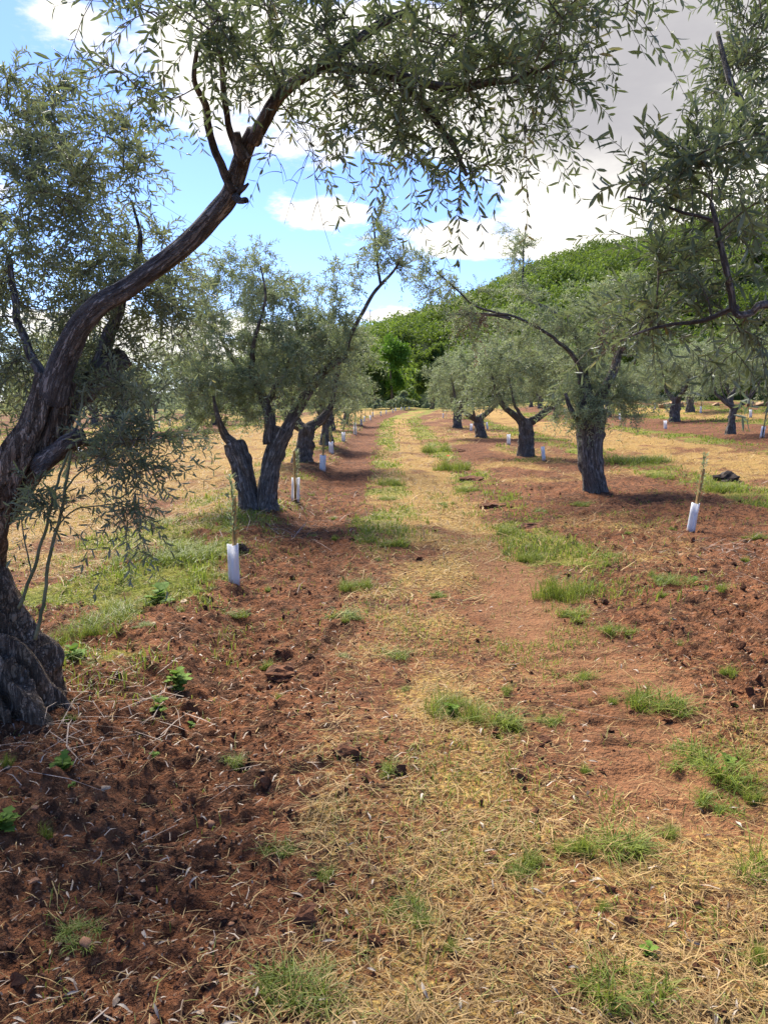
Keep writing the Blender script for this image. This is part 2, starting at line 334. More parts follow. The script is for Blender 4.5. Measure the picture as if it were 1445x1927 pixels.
def simple(name, c0, c1, scale, rough=0.85, bump=0.4, spec=0.25):
    def b(nt):
        k = NB(nt); tc = k.n('ShaderNodeTexCoord').outputs['Object']; a = k.noise(tc, scale, 5, 0.6); f = k.noise(tc, scale * 5, 3, 0.6)
        return k.pbr(k.mix(k.rng(a, 0.35, 0.65), c0, c1), rough, k.bump(k.m('ADD', a, k.m('MULTIPLY', f, 0.4)), bump, 0.01), spec)
    return material(name, b)
M['twig'] = simple('twig_bark', (0.055, 0.045, 0.035), (0.15, 0.125, 0.10), 20)
M['shoot'] = simple('green_shoot', (0.09, 0.10, 0.045), (0.17, 0.17, 0.09), 14)
M['dry_twig'] = simple('grey_dry_twig', (0.16, 0.11, 0.08), (0.36, 0.29, 0.23), 8)
M['stone'] = simple('pale_stone', (0.28, 0.19, 0.11), (0.50, 0.38, 0.25), 14)
M['redstone'] = simple('reddish_stone', (0.22, 0.10, 0.05), (0.42, 0.22, 0.11), 14)
M['boulder'] = simple('ochre_boulder', (0.22, 0.125, 0.06), (0.40, 0.25, 0.13), 2.0)
M['wood'] = simple('stake_wood', (0.34, 0.19, 0.06), (0.52, 0.33, 0.13), 16, 0.7, 0.3)
M['dark_rod'] = simple('dark_rod', (0.02, 0.018, 0.016), (0.04, 0.035, 0.03), 10)
M['pole'] = simple('pole_wood', (0.10, 0.085, 0.07), (0.16, 0.14, 0.12), 3)
M['black_soil_and_shade'] = simple('black_soil_and_shade', (0.018, 0.013, 0.010), (0.05, 0.032, 0.022), 18)
def soil_col(k, v):
    a = k.noise(v, 1.3, 4, 0.6); b_ = k.noise(v, 14, 5, 0.65); c_ = k.noise(v, 55, 4, 0.6)
    c = k.mix(k.rng(a, 0.35, 0.68), (0.160, 0.062, 0.026), (0.262, 0.108, 0.046))
    c = k.mix(k.rng(b_, 0.40, 0.64), c, (0.062, 0.028, 0.014)); c = k.mix(k.m('MULTIPLY', k.rng(k.noise(v, 2.6, 5, 0.65), 0.50, 0.66), 0.8), c, (0.05, 0.024, 0.013))
    c = k.mix(k.m('MULTIPLY', k.rng(c_, 0.52, 0.72), 0.6), c, (0.39, 0.20, 0.10))
    return c, a, b_, c_
def clod_b(nt):
    k = NB(nt); c, a, b_, c_ = soil_col(k, k.pos()); c = k.mix(k.m('MULTIPLY', k.attr('rnd').outputs['Fac'], 0.55), c, (0.07, 0.032, 0.02))
    return k.pbr(c, 0.95, k.bump(k.m('ADD', b_, c_), 0.8, 0.012), 0.15)
M['clod'] = material('clod_soil', clod_b)
def ground_b(nt):
    k = NB(nt); v = k.pos(); c, a, b_, c_ = soil_col(k, v)
    st, gr, td = (k.attr(q).outputs['Fac'] for q in ('straw', 'green', 'tread'))
    n = k.noise(v, 9, 5, 0.65); n2 = k.noise(v, 38, 4, 0.65); vo = k.n('ShaderNodeTexVoronoi'); k.put(v, vo.inputs['Vector']); vo.inputs['Scale'].default_value = 45; vo.inputs['Randomness'].default_value = 1
    peb = k.m('MULTIPLY', k.rng(vo.outputs['Distance'], 0.30, 0.2), k.rng(k.noise(v, 21, 2), 0.55, 0.62))
    c = k.mix(k.m('MULTIPLY', peb, 0.6), c, k.mix(n2, (0.26, 0.15, 0.09), (0.44, 0.33, 0.24)))
    c = k.mix(k.m('MULTIPLY', td, 0.75), c, k.mix(n2, (0.23, 0.104, 0.046), (0.345, 0.175, 0.082)))
    sc_ = k.mix(k.rng(n2, 0.35, 0.65), (0.17, 0.09, 0.03), (0.53, 0.365, 0.11)); sc_ = k.mix(k.rng(n, 0.40, 0.66), sc_, (0.35, 0.21, 0.06))
    sf = k.rng(k.m('ADD', st, k.m('MULTIPLY', k.m('SUBTRACT', n2, 0.5), 1.5)), 0.2, 0.85)
    c = k.mix(k.m('MULTIPLY', sf, 0.88), c, sc_)
    gc = k.mix(k.rng(n2, 0.3, 0.7), (0.085, 0.12, 0.016), (0.21, 0.24, 0.032)); gc = k.mix(k.rng(a, 0.45, 0.7), gc, (0.27, 0.25, 0.045))
    gf = k.rng(k.m('ADD', gr, k.m('MULTIPLY', k.m('SUBTRACT', n, 0.5), 2.0)), 0.3, 1.0)
    c = k.mix(k.m('MULTIPLY', gf, 0.8), c, gc)
    h = k.m('ADD', k.m('ADD', b_, k.m('MULTIPLY', c_, 0.6)), k.m('ADD', n2, k.m('MULTIPLY', peb, 0.3)))
    return k.pbr(c, 0.95, k.bump(h, 1.0, 0.034), 0.12)
M['ground'] = material('field_earth', ground_b)
def hill_b(nt):
    k = NB(nt); v = k.pos(); n = k.noise(v, 0.25, 5, 0.6); m_ = k.noise(v, 1.2, 4, 0.6)
    return k.pbr(k.mix(k.rng(n, 0.35, 0.65), (0.02, 0.034, 0.01), k.mix(m_, (0.035, 0.06, 0.014), (0.06, 0.09, 0.02))), 0.95, k.bump(m_, 1.0, 0.8), 0.1)
M['hill'] = material('hill_cover', hill_b)
def guard_b(nt):
    k = NB(nt); tc = k.n('ShaderNodeTexCoord').outputs['Object']; s = k.n('ShaderNodeSeparateXYZ'); k.put(tc, s.inputs[0])
    n = k.noise(tc, 14, 4); d = k.rng(k.m('ADD', s.outputs[2], k.m('MULTIPLY', n, 0.08)), 0.11, 0.03)
    c = k.mix(k.m('MULTIPLY', d, 0.75), k.mix(n, (0.82, 0.82, 0.82), (0.88, 0.88, 0.87)), (0.42, 0.24, 0.15))
    p = k.pbr(c, 0.45, None, 0.4); t = k.n('ShaderNodeBsdfTranslucent'); k.put(c, t.inputs[0])
    x = k.n('ShaderNodeMixShader'); x.inputs[0].default_value = 0.48; nt.links.new(p, x.inputs[1]); nt.links.new(t.outputs[0], x.inputs[2]); return x.outputs[0]
M['guard'] = material('white_plastic', guard_b)

# ------------------------------------------------------------------ ground sheet and hill
def axis_rows():
    y, out = 1.2, []
    while y < 700: out.append(y); y += 0.017 * max(1.0, (y / 4.2)) ** 1.5 if y < 110 else 12
    return np.concatenate([np.linspace(-40, -2.5, 10), np.linspace(-2, 1.15, 28), out])
ys = axis_rows()
ks = np.concatenate([-np.geomspace(9, 0.62, 46), np.linspace(-0.60, 0.60, 430), np.geomspace(0.62, 9, 46)])
Y, K = np.meshgrid(ys, ks, indexing='ij'); X = K * (np.maximum(Y, 0) + 2.4)
Z = land(X, Y); st, gr, td = zones(X, Y)
n0, n1 = Y.shape; i = np.arange(n0 - 1)[:, None] * n1; j = np.arange(n1 - 1)[None]
quad = np.stack([i + j, i + j + 1, i + n1 + j + 1, i + n1 + j], -1).reshape(-1, 4)
ground = obj('ground', mesh('ground', np.stack([X, Y, Z], -1).reshape(-1, 3), [quad], M['ground'], True, pt={'straw': st.ravel(), 'green': gr.ravel(), 'tread': td.ravel()}))
tag(ground, kind='structure')

HX = [-400, -120, -80, -50, -30, -15, -4.4, 9, 23.5, 38, 50.6, 65, 76, 86, 115, 200, 420]
HZ = [0, 0, 0, 4, 10, 15.5, 18.5, 22.5, 28, 36, 38.5, 41.5, 44, 47, 52, 62, 52]
def hillz(x, y):
    R = np.interp(x, HX, HZ); t = np.clip((y - 112) / 122, 0, 1)
    b = np.where(y < 234, np.sin(t * math.pi / 2) ** 1.15, 1 - 0.5 * sst(234, 420, y))
    return R * b * (1 + 0.08 * vn2(x / 30, y / 30, 91)) + 0.5 - 2.5 * (1 - sst(108, 122, y))
hx, hy = np.meshgrid(np.concatenate([np.linspace(-160, 150, 140), np.linspace(156, 420, 30)]), np.linspace(106, 440, 110), indexing='ij')
m0, m1 = hx.shape; i = np.arange(m0 - 1)[:, None] * m1; j = np.arange(m1 - 1)[None]
hill = obj('hill', mesh('hill', np.stack([hx, hy, hillz(hx, hy)], -1).reshape(-1, 3), [np.stack([i + j, i + m1 + j, i + m1 + j + 1, i + j + 1], -1).reshape(-1, 4)], M['hill'], True))
tag(hill, kind='structure')

def blob_leaves(r, C, rad, per, size):
    """leaf clumps on the lumpy shells of many bushes: centres (n,3), radii (n,3)"""
    n = len(C); lob = 7
    LC = C[:, None] + rdir(r, n * lob).reshape(n, lob, 3) * rad[:, None] * 0.62 * np.array([1, 1, 0.8]); LR = rad[:, None] * r.uniform(0.34, 0.62, (n, lob, 1))
    d = rdir(r, n * lob * per).reshape(n, lob, per, 3); d[..., 2] = np.abs(d[..., 2]) * 1.0 - 0.35 * (r.random((n, lob, per)) < 0.4)
    P = LC[:, :, None] + d * LR[:, :, None] * r.uniform(0.72, 1.08, (n, lob, per, 1))
    D = nrm(d * 0.5 + r.normal(size=d.shape) * 0.8); N = nrm(d + r.normal(size=d.shape) * 0.45)
    P = P.reshape(-1, 3); k = len(P)
    s = size * r.uniform(0.6, 1.4, k)
    return P, D.reshape(-1, 3), N.reshape(-1, 3), s, s * 0.7
r = np.random.default_rng(3)
nb = 1800
bx, by = r.uniform(-75, 165, nb * 3), 112 + 128 * r.random(nb * 3) ** 0.8
keep = (bx / by > -0.2) & (bx / by < 0.62) & (hillz(bx, by) > 1.5); bx, by = bx[keep][:nb], by[keep][:nb]
rad = r.uniform(1.5, 4.6, len(bx))[:, None] * np.array([1, 1, 0.85]); Cb = np.stack([bx, by, hillz(bx, by) + rad[:, 2] * 0.45], -1)
P, D, N, L, W = blob_leaves(r, Cb, rad, 30, 0.6)
tone = np.clip(0.42 + 0.5 * vn2(bx / 11, by / 14, 95) + r.normal(0, 0.24, len(bx)), 0, 1)
rn = np.clip(np.repeat(tone, 7 * 30) + r.normal(0, 0.1, len(P)), 0, 1)
tag(obj('hillside_scrub', leaf_mesh('hillside_scrub', P, D, N, L, W, rn, M['scrub'], False)), 'dense green scrub covering the hillside behind the olive grove', 'scrub', kind='stuff')

# ------------------------------------------------------------------ trees
def crown_parts(r, skel, ells, leaf_len, leaf_w, sprays, pairs, spray_len, droop=0.35, up=0.15, twig_r=0.006, start=0.3):
    """branchlets run from the limbs into the crown volumes, shoots with paired leaves sit on the branchlets"""
    S = np.asarray(skel); ends = []
    for c, rd, nn in ells:
        d = rdir(r, nn) * (r.random((nn, 1)) ** 0.42); ends.append(np.asarray(c) + d * np.asarray(rd))
    E = np.vstack(ends); d0 = np.array([np.min(np.sum((S - e) ** 2, 1)) for e in E]); E = E[np.argsort(d0)]
    lines, pts = [], S.copy()
    for e in E:
        d = np.linalg.norm(pts - e, axis=1); i = int(np.argmin(d + 0.25 * np.maximum(0, pts[:, 2] - e[2] + 0.1))); p = pts[i]; q = d[i]
        t = np.linspace(0, 1, 8)[:, None]; w = r.normal(size=3) * 0.13 * q; cpt = p * 0.5 + e * 0.5 + np.array([0, 0, 0.16 * q]) + w
        ln = (1 - t) ** 2 * p + 2 * t * (1 - t) * cpt + t ** 2 * e + np.sin(t * 9 + r.random() * 6) * 0.012 * q * rdir(r, 1)
        ln[0] = p; lines.append(ln); pts = np.vstack([pts, ln[3:]])
    Ln = np.array(lines); nb = len(Ln); Ls = np.linalg.norm(Ln[:, -1] - Ln[:, 0], axis=1)
    r0 = np.clip(twig_r * (0.5 + 0.9 * Ls), twig_r * 0.5, twig_r * 2.4); TR = r0[:, None] * np.linspace(1, 0.35, 8)[None]
    n = nb * sprays; b = np.repeat(np.arange(nb), sprays); t = r.uniform(start, 1.0, n) * 6.98; i = t.astype(int); f = (t - i)[:, None]
    p = Ln[b, i] * (1 - f) + Ln[b, i + 1] * f; tg = nrm(Ln[b, i + 1] - Ln[b, i])
    d = nrm(tg * 0.65 + rdir(r, n) * 0.8 + np.array([0, 0, up])); sl = spray_len * r.uniform(0.5, 1.35, n)
    sg = np.linspace(0, 1, 4)[None, :, None]
    def along(s): return p[:, None] + d[:, None] * (s * sl[:, None, None]) + np.array([0, 0, -1.0]) * droop * (s ** 2) * sl[:, None, None]
    SP = along(np.repeat(sg, n, 0)); SR = np.repeat(np.array([[0.5, 0.42, 0.32, 0.15]]), n, 0) * twig_r * 0.55
    s = (np.arange(pairs) + r.uniform(0.2, 0.8, (n, pairs))) / pairs; s = s ** 0.9; s = s[..., None]
    LP = along(s); tan = nrm(d[:, None] + np.array([0, 0, -2.0]) * droop * s)
    a = nrm(np.cross(tan, np.array([0.2, 0.3, 0.9]) + 0 * tan)); bb = np.cross(tan, a)
    ph = (np.arange(pairs)[None, :, None] * 1.571 + r.uniform(0, 6.28, (n, 1, 1))); side = a * np.cos(ph) + bb * np.sin(ph)
    LD = np.stack([tan * 0.75 + side * 0.75, tan * 0.75 - side * 0.75], 2) + r.normal(size=(n, pairs, 2, 3)) * 0.22
    LN = tan[:, :, None] * 0.9 - LD * 0.3 + np.array([0, 0, 0.5]) + r.normal(size=(n, pairs, 2, 3)) * 0.35
    LP = np.repeat(LP[:, :, None], 2, 2); k = n * pairs * 2
    ll = leaf_len * r.uniform(0.6, 1.2, k); ww = leaf_w * r.uniform(0.75, 1.2, k)
    rn = np.clip(np.repeat(r.normal(0.45, 0.2, n), pairs * 2) + r.normal(0, 0.16, k), 0, 1)
    return dict(P=LP.reshape(-1, 3), D=LD.reshape(-1, 3), N=LN.reshape(-1, 3), L=ll, W=ww, rnd=rn, lines=(Ln, TR), shoots=(SP, SR))
def twig_mesh(name, cp, mat):
    v1, f1 = tubes3(*cp['lines']); v2, f2 = tubes3(*cp['shoots']); return mesh(name, np.vstack([v1, v2]), [np.vstack([f1, f2 + len(v1)])], mat, True)
unit_leaf = leaf_mesh('leaf', np.zeros((1, 3)), np.array([[0, 1., 0]]), np.array([[0, 0, 1.]]), np.ones(1), np.array([0.23]), np.array([0.45]), M['olive'])

class Tree:
    def __init__(s, base, label, group='olive trees of the grove', rz=0, name='olive_tree', cat='olive tree'):
        s.base = np.asarray(base, float); s.root = empty(name, s.base, label, cat, group, rz); s.skel = []
    def limb(s, name, pts, rad, segs=14, n=None, mat='bark', skel=True, **kw):
        Q, R = smooth_path(np.asarray(pts) - s.base, rad, n or max(8, 5 * len(pts)))
        if kw.pop('wiggle', True):
            sd = kw.get('seed', 0); i = np.concatenate([[0], np.cumsum(np.linalg.norm(np.diff(Q, axis=0), axis=1))]) / (6.0 * float(np.median(R)))
            Q = Q + np.stack([vn2(i, 0 * i, sd + 1), vn2(i, 0 * i + 5, sd + 2), vn2(i, 0 * i + 9, sd + 3)], 1) * R[:, None] * 0.42
        V, f, t, bk = tube(Q, R, segs, **kw)
        o = obj(name, mesh(name, V, [f, t], M[mat], True, pt={'bk': bk}), None, s.root)
        if skel: s.skel.append(Q[len(Q) // 3:] if skel == 'outer' else Q)
        return o
    def crown(s, r, ells, mat='olive', fine=True, parts=0, dead=None, name='crown', twig='twig', **kw):
        ells = [(np.asarray(c) - s.base, rd, n) for c, rd, n in ells]; sk = np.vstack(s.skel)
        cp = crown_parts(r, sk, ells, **kw); keep = np.ones(len(cp['P']), bool)
        if parts:
            W_ = cp['P'] + s.base; v = W_ - CAM; dep = v @ np.array([0, cT, -sT]); px = CX + F * v[:, 0] / dep; py = CY - F * (v @ np.array([0, sT, cT])) / dep
            vis = (dep > 0.6) & (px > 5) & (px < 1440) & (py > 5) & (py < 1900); size = np.where(vis, cp['L'] / dep, 0)
            pick = np.argsort(-size)[:parts]; keep[pick] = False
            for q in pick:
                D = Vector(cp['D'][q]).normalized(); S_ = D.cross(Vector(cp['N'][q])).normalized(); N_ = S_.cross(D)
                mm = Matrix((S_, D, N_)).transposed().to_4x4(); o = obj('leaf', unit_leaf, None, s.root)
                o.matrix_local = Matrix.Translation(cp['P'][q]) @ mm @ Matrix.Diagonal((cp['L'][q],) * 3).to_4x4()
        a = {k: cp[k][keep] for k in ('P', 'D', 'N', 'L', 'W', 'rnd')}
        o = obj(name, leaf_mesh(name, a['P'], a['D'], a['N'], a['L'], a['W'], a['rnd'], M[mat], fine), None, s.root); o['kind'] = 'stuff'
        o = obj('twigs', twig_mesh('twigs', cp, M[twig]), None, s.root); o['kind'] = 'stuff'
def EL(px, py, rx, ry, d, rd, n): return (atd(px, py, d), (rx * d / F, rd, ry * d / F), n)
def PX(pts, d):                              # limb points read off the photograph at a distance
    d = np.broadcast_to(np.asarray(d, float), (len(pts),)); return [atd(p[0], p[1], q) for p, q in zip(pts, d)]

# --- the big leaning tree beside the camera
r = np.random.default_rng(11)
b0 = atd(-48, 1375, 3.65); b0[2] = land(b0[0], b0[1])
T0 = Tree(b0, 'large old olive tree with gnarled hollow base and a long limb leaning over the track')
k0 = 3.7 / F
tp = PX([(-48, 1425), (-50, 1340), (-56, 1250), (-76, 1130), (-78, 1040), (-22, 965), (40, 882), (82, 803), (104, 720)], [3.62, 3.64, 3.68, 3.75, 3.8, 3.75, 3.7, 3.7, 3.7])
T0.limb('trunk', tp, np.array([98, 90, 80, 70, 56, 40, 33, 27, 26]) * k0, 84, 170, 'bark_brown', rough=0.1, lobes=0.68, seed=5, flare=0.12, freq=0.6, knots=0.2)
T0.limb('limb', PX([(98, 760), (105, 710), (130, 645), (190, 575), (270, 515), (350, 450), (420, 387), (446, 335), (463, 290), (480, 250)], np.linspace(3.7, 3.15, 10)),
        np.array([26, 24.5, 22, 19, 17.5, 16.5, 16, 15, 13.5, 11.5]) * k0, 36, 140, rough=0.07, lobes=0.04, seed=15, freq=0.4, knots=0.12)
T0.limb('limb', PX([(60, 880), (105, 810), (150, 735), (200, 690), (236, 668)], [3.8, 3.95, 4.1, 4.2, 4.2]), np.array([24, 23, 23, 25, 22]) * k0, 32, 60, rough=0.14, lobes=0.2, seed=25, knots=0.4)
T0.limb('limb', PX([(190, 700), (205, 630), (235, 560), (265, 470), (250, 380)], [4.1, 4.15, 4.2, 4.3, 4.4]), np.array([20, 14, 10, 6, 2]) * k0, 18, 50, rough=0.1, seed=35)
T0.limb('limb', PX([(80, 870), (115, 845), (147, 826)], [3.68, 3.6, 3.52]), np.array([20, 16, 14]) * k0, 24, 30, rough=0.15, seed=45, knots=0.5)
T0.limb('limb', PX([(92, 745), (72, 700), (45, 640), (28, 570), (15, 480)], [3.7, 3.72, 3.8, 3.9, 4.0]), np.array([14, 10, 8, 7, 5]) * k0, 14, 40, seed=55)
T0.limb('limb', PX([(-75, 1010), (-95, 860), (-90, 700), (-60, 540), (0, 400)], [3.85, 4.1, 4.3, 4.5, 4.7]), np.array([38, 30, 24, 17, 8]) * k0, 20, 50, seed=58)
T0.limb('limb', PX([(478, 262), (505, 205), (540, 165), (610, 120), (690, 60), (780, 15)], [3.16, 3.05, 2.95, 2.85, 2.8, 2.75]), np.array([12.5, 10.5, 9, 7.5, 6.5, 5]) * k0, 16, 60, seed=65, rough=0.09)
T0.limb('limb', PX([(600, 125), (720, 135), (840, 165), (950, 150), (1060, 110)], [2.86, 2.8, 2.75, 2.7, 2.65]), np.array([8, 7, 6, 5, 3]) * k0, 12, 50, seed=66, rough=0.09)
T0.limb('limb', PX([(740, 140), (800, 200), (850, 270), (880, 330)], [2.8, 2.85, 2.9, 2.95]), np.array([6, 5, 4, 3]) * k0, 10, 40, seed=67, rough=0.09)
T0.limb('limb', PX([(440, 358), (424, 335), (410, 295), (395, 240), (388, 195), (365, 150), (370, 90)], [3.28, 3.25, 3.2, 3.12, 3.05, 2.95, 2.85]), np.array([9, 7.5, 6.5, 6, 5.5, 4, 3]) * k0, 12, 50, seed=75)
T0.limb('limb', PX([(458, 312), (444, 275), (431, 230), (422, 180), (415, 110), (400, 40)], [3.23, 3.18, 3.1, 3.0, 2.9, 2.8]), np.array([8, 6, 5, 5, 4, 3]) * k0, 12, 50, seed=85)
T0.limb('stub', PX([(462, 300), (450, 272), (446, 246)], [3.2, 3.17, 3.13]), np.array([12, 10, 7]) * k0, 12, 16, seed=95, rough=0.2, skel=False)
T0.limb('stub', PX([(440, 372), (455, 377), (466, 378)], [3.28, 3.2, 3.17]), np.array([7, 5, 4.5]) * k0, 10, 12, seed=97, rough=0.2, skel=False)
T0.limb('stub', PX([(450, 362), (460, 352), (468, 344)], [3.28, 3.22, 3.2]), np.array([5, 3.5, 2]) * k0, 8, 10, seed=98, skel=False)
nsk = len(T0.skel)
for q, (pp, rr_) in enumerate([([(35, 1145), (62, 1075), (85, 1000), (105, 920), (130, 850), (165, 790)], [5, 5, 4.5, 4, 3.5, 2.5]),
                               ([(66, 1205), (84, 1120), (95, 1040), (118, 950), (132, 860), (150, 780), (160, 720)], [5.5, 5, 5, 4.5, 4, 3.5, 2.5]),
                               ([(118, 930), (150, 890), (215, 860), (270, 835)], [3, 2.5, 2, 1.5]), ([(100, 1000), (140, 960), (200, 950), (255, 940)], [2.4, 2, 1.8, 1.2]),
                               ([(60, 1080), (45, 1010), (38, 950)], [2.4, 2, 1.4])]):
    T0.limb('sucker', PX(pp, 3.55 - 0.12 * (q > 1)), np.array(rr_) * k0 * .62, 8, 40, 'shoot', seed=100 + q)
kw = dict(leaf_len=0.050, leaf_w=0.0106, spray_len=0.27, pairs=9, droop=.45)
T0.crown(r, [EL(120, 420, 160, 160, 4.3, .8, 36), EL(40, 560, 150, 120, 4.2, .8, 24), EL(50, 270, 100, 100, 4.3, .6, 17), EL(15, 200, 60, 80, 4.3, .5, 10), EL(60, 150, 60, 50, 4.2, .4, 4), EL(170, 250, 90, 60, 4.2, .5, 6), EL(20, 720, 70, 100, 4.5, .5, 14), EL(300, 470, 70, 60, 4.4, .4, 6), EL(230, 590, 110, 90, 4.3, .6, 15), EL(150, 690, 140, 50, 4.0, .5, 10),
             EL(330, 560, 70, 80, 4.4, .5, 7), EL(250, 330, 90, 80, 4.2, .5, 4), EL(-180, 400, 200, 350, 4.4, 1.0, 12)], parts=0, sprays=9, mat='olive_lit', **kw)
T0.crown(r, [EL(330, 40, 190, 70, 2.6, .45, 15), EL(560, 30, 190, 80, 2.75, .5, 20), EL(800, 50, 190, 100, 2.7, .5, 30), EL(970, 100, 140, 100, 2.7, .5, 24), EL(1110, 40, 80, 50, 2.65, .35, 7), EL(1050, 160, 60, 30, 2.7, .3, 4),
             EL(830, 230, 110, 70, 2.9, .4, 13), EL(870, 325, 65, 25, 2.95, .3, 4), EL(950, 280, 45, 40, 2.9, .25, 3), EL(720, 180, 90, 60, 2.9, .4, 9), EL(470, 130, 100, 70, 2.9, .4, 8), EL(290, 170, 90, 50, 2.9, .4, 4),
             EL(750, 290, 45, 45, 3.0, .3, 2), EL(600, 220, 60, 40, 3.0, .3, 2), EL(700, -170, 500, 130, 2.5, .7, 14)], parts=230, sprays=4, **kw)
T0.crown(r, [EL(160, 860, 40, 60, 3.9, .2, 3), EL(245, 745, 70, 55, 3.8, .3, 8), EL(275, 800, 60, 40, 3.6, .25, 6), EL(215, 885, 80, 40, 3.4, .2, 4), EL(190, 960, 70, 30, 3.4, .2, 2), EL(95, 950, 25, 50, 3.5, .12, 3)], sprays=8, mat='olive_lit', **kw)
# bare hanging twigs
hang = []
for (x0, y0, x1, y1) in [(560, 235, 628, 470), (590, 250, 545, 420), (640, 240, 690, 350), (530, 250, 600, 330), (610, 300, 640, 352), (470, 300, 540, 345)]:
    a, e = atd(x0, y0, 2.95), atd(x1, y1, 2.85); t = np.linspace(0, 1, 8)[:, None]
    main = a * (1 - t) + e * t + np.sin(t * 5 + x0) * 0.02 * np.array([1, .5, .3]) + np.array([0, 0, .06]) * np.sin(t * 3.14); hang.append(main)
    for q in (2, 3, 4, 5, 6):
        d = rdir(r, 1)[0] * np.array([1, .6, .6]) * 0.09; tt = np.linspace(0, 1, 8)[:, None]; hang.append(main[q] + d * tt + np.array([0, 0, -.04]) * tt ** 2)
H = np.array(hang) - T0.base; HR = np.tile(np.linspace(.002, .0007, 8), (len(H), 1))
v, f = tubes3(H, HR); o = obj('twigs', mesh('twigs', v, [f], M['twig'], True), None, T0.root); o['kind'] = 'stuff'

# --- tree standing out of frame to the right, its branches reach in
r = np.random.default_rng(12)
b1 = np.array([3.5, 4.6, 0.0]); b1[2] = land(b1[0], b1[1])
T1 = Tree(b1, 'olive tree reaching in from the right edge with large dark leaves close to the camera')
T1.limb('trunk', [b1 + (0, 0, -.1), b1 + (.03, 0, .4), b1 + (0, -.05, .9), b1 + (-.1, -.1, 1.4)], [.27, .22, .2, .17], 28, 40, rough=0.1, lobes=0.2, seed=5, flare=0.4)
en = atd(1450, 573, 2.5)
T1.limb('limb', [b1 + (-.08, -.1, 1.25), b1 + (-.7, -.7, 1.7), en + (.5, .6, .02), en] + PX([(1410, 588), (1388, 590), (1375, 545), (1360, 480), (1345, 420), (1338, 380)], [2.46, 2.43, 2.42, 2.4, 2.4, 2.4]),
        [.09, .05, .022, .013, .012, .0115, .011, .010, .008, .006], 14, 90, seed=15, rough=.1)
T1.limb('limb', [b1 + (-.08, -.1, 1.35), b1 + (-.5, -.6, 2.2)] + PX([(1500, 330), (1430, 250), (1380, 160), (1350, 60)], [3.1, 2.95, 2.9, 3.0]), [.09, .06, .03, .018, .012, .008], 12, 60, seed=25)
T1.limb('limb', PX([(1388, 575), (1330, 600), (1260, 610), (1190, 630)], [2.43, 2.5, 2.6, 2.7]), [.009, .008, .006, .004], 10, 40, seed=26)
T1.limb('limb', [b1 + (0, 0, 1.3), b1 + (.5, .4, 2.2), b1 + (.8, .6, 2.9)], [.12, .08, .04], 12, 30, seed=35)
T1.limb('limb', PX([(1345, 415), (1290, 400), (1230, 380), (1180, 370)], [2.4, 2.4, 2.4, 2.4]), [.006, .005, .004, .003], 8, 30, seed=36)
T1.crown(r, [EL(1400, 130, 70, 110, 3.1, .35, 9), EL(1360, 20, 60, 60, 3.1, .3, 3), EL(1390, 270, 80, 60, 2.6, .35, 9), EL(1290, 310, 70, 60, 2.4, .3, 6), EL(1210, 360, 50, 22, 2.4, .2, 2), EL(1410, 420, 60, 70, 2.5, .35, 5),
             EL(1290, 470, 90, 55, 2.6, .3, 4), EL(1320, 550, 100, 60, 2.6, .35, 5), EL(1210, 560, 60, 50, 2.8, .3, 3), EL(1240, 620, 60, 30, 2.7, .3, 3), EL(1390, 630, 50, 35, 2.6, .3, 3), EL(1560, 400, 80, 300, 3.0, .7, 12),
             (b1 + (.6, .5, 3.0), (1.0, 1.0, .8), 40), EL(1425, 40, 40, 60, 3.0, .3, 3)], parts=230, sprays=6, leaf_len=0.053, leaf_w=0.0112, spray_len=0.25, pairs=9)

# --- first tree of the left row, two stems from one root
r = np.random.default_rng(13); d2 = 12.0; k2 = d2 / F
b2 = gp(485, 960); d2 = b2[1] * 1.0 / (ray(485, 960)[1]); k2 = d2 / F
T2 = Tree(b2, 'twin stemmed olive tree in the left row behind the two nearest white guards')
T2.limb('trunk', PX([(462, 985), (464, 950), (456, 885), (443, 845), (438, 832)], d2 - .05), np.array([22, 19, 18, 19, 17]) * k2, 28, 60, rough=.1, lobes=.18, seed=5, flare=.3, knots=.3)
T2.limb('trunk', PX([(502, 975), (499, 945), (506, 885), (520, 840), (538, 808)], d2), np.array([23, 19, 17, 18, 17]) * k2, 28, 60, rough=.1, lobes=.15, seed=15, flare=.3, knots=.3)
T2.limb('limb', PX([(440, 845), (425, 815), (410, 785), (402, 745)], [d2, d2 - .1, d2 - .3, d2 - .4]), np.array([11, 8, 5, 2]) * k2, 14, 30, seed=25)
T2.limb('limb', PX([(532, 822), (560, 770), (590, 722), (622, 695), (645, 675)], [d2, d2, d2 + .1, d2 + .1, d2 + .1]), np.array([13, 11, 9, 8, 6]) * k2, 14, 40, seed=35, rough=.1)
T2.limb('limb', PX([(645, 680), (668, 615), (700, 555), (722, 530), (752, 495)], [d2 + .1, d2 - .1, d2 - .2, d2 - .3, d2 - .4]), np.array([5, 4, 3.5, 3, 2]) * k2, 8, 40, seed=36)
T2.limb('limb', PX([(716, 537), (708, 470), (700, 400)], [d2 - .25, d2 - .2, d2 - .2]), np.array([2.8, 2.3, 1.4]) * k2, 8, 24, seed=37)
T2.limb('limb', PX([(512, 830), (503, 780), (488, 735), (455, 700), (430, 665), (400, 600)], [d2, d2, d2 + .1, d2 + .2, d2 + .3, d2 + .4]), np.array([12, 10, 8, 6, 4.5, 2]) * k2, 14, 50, seed=45, rough=.1)
T2.limb('limb', PX([(500, 760), (540, 690), (560, 620), (540, 560)], [d2, d2 + .3, d2 + .5, d2 + .6]), np.array([7, 4.5, 2.8, 1.5]) * k2, 10, 40, seed=46)
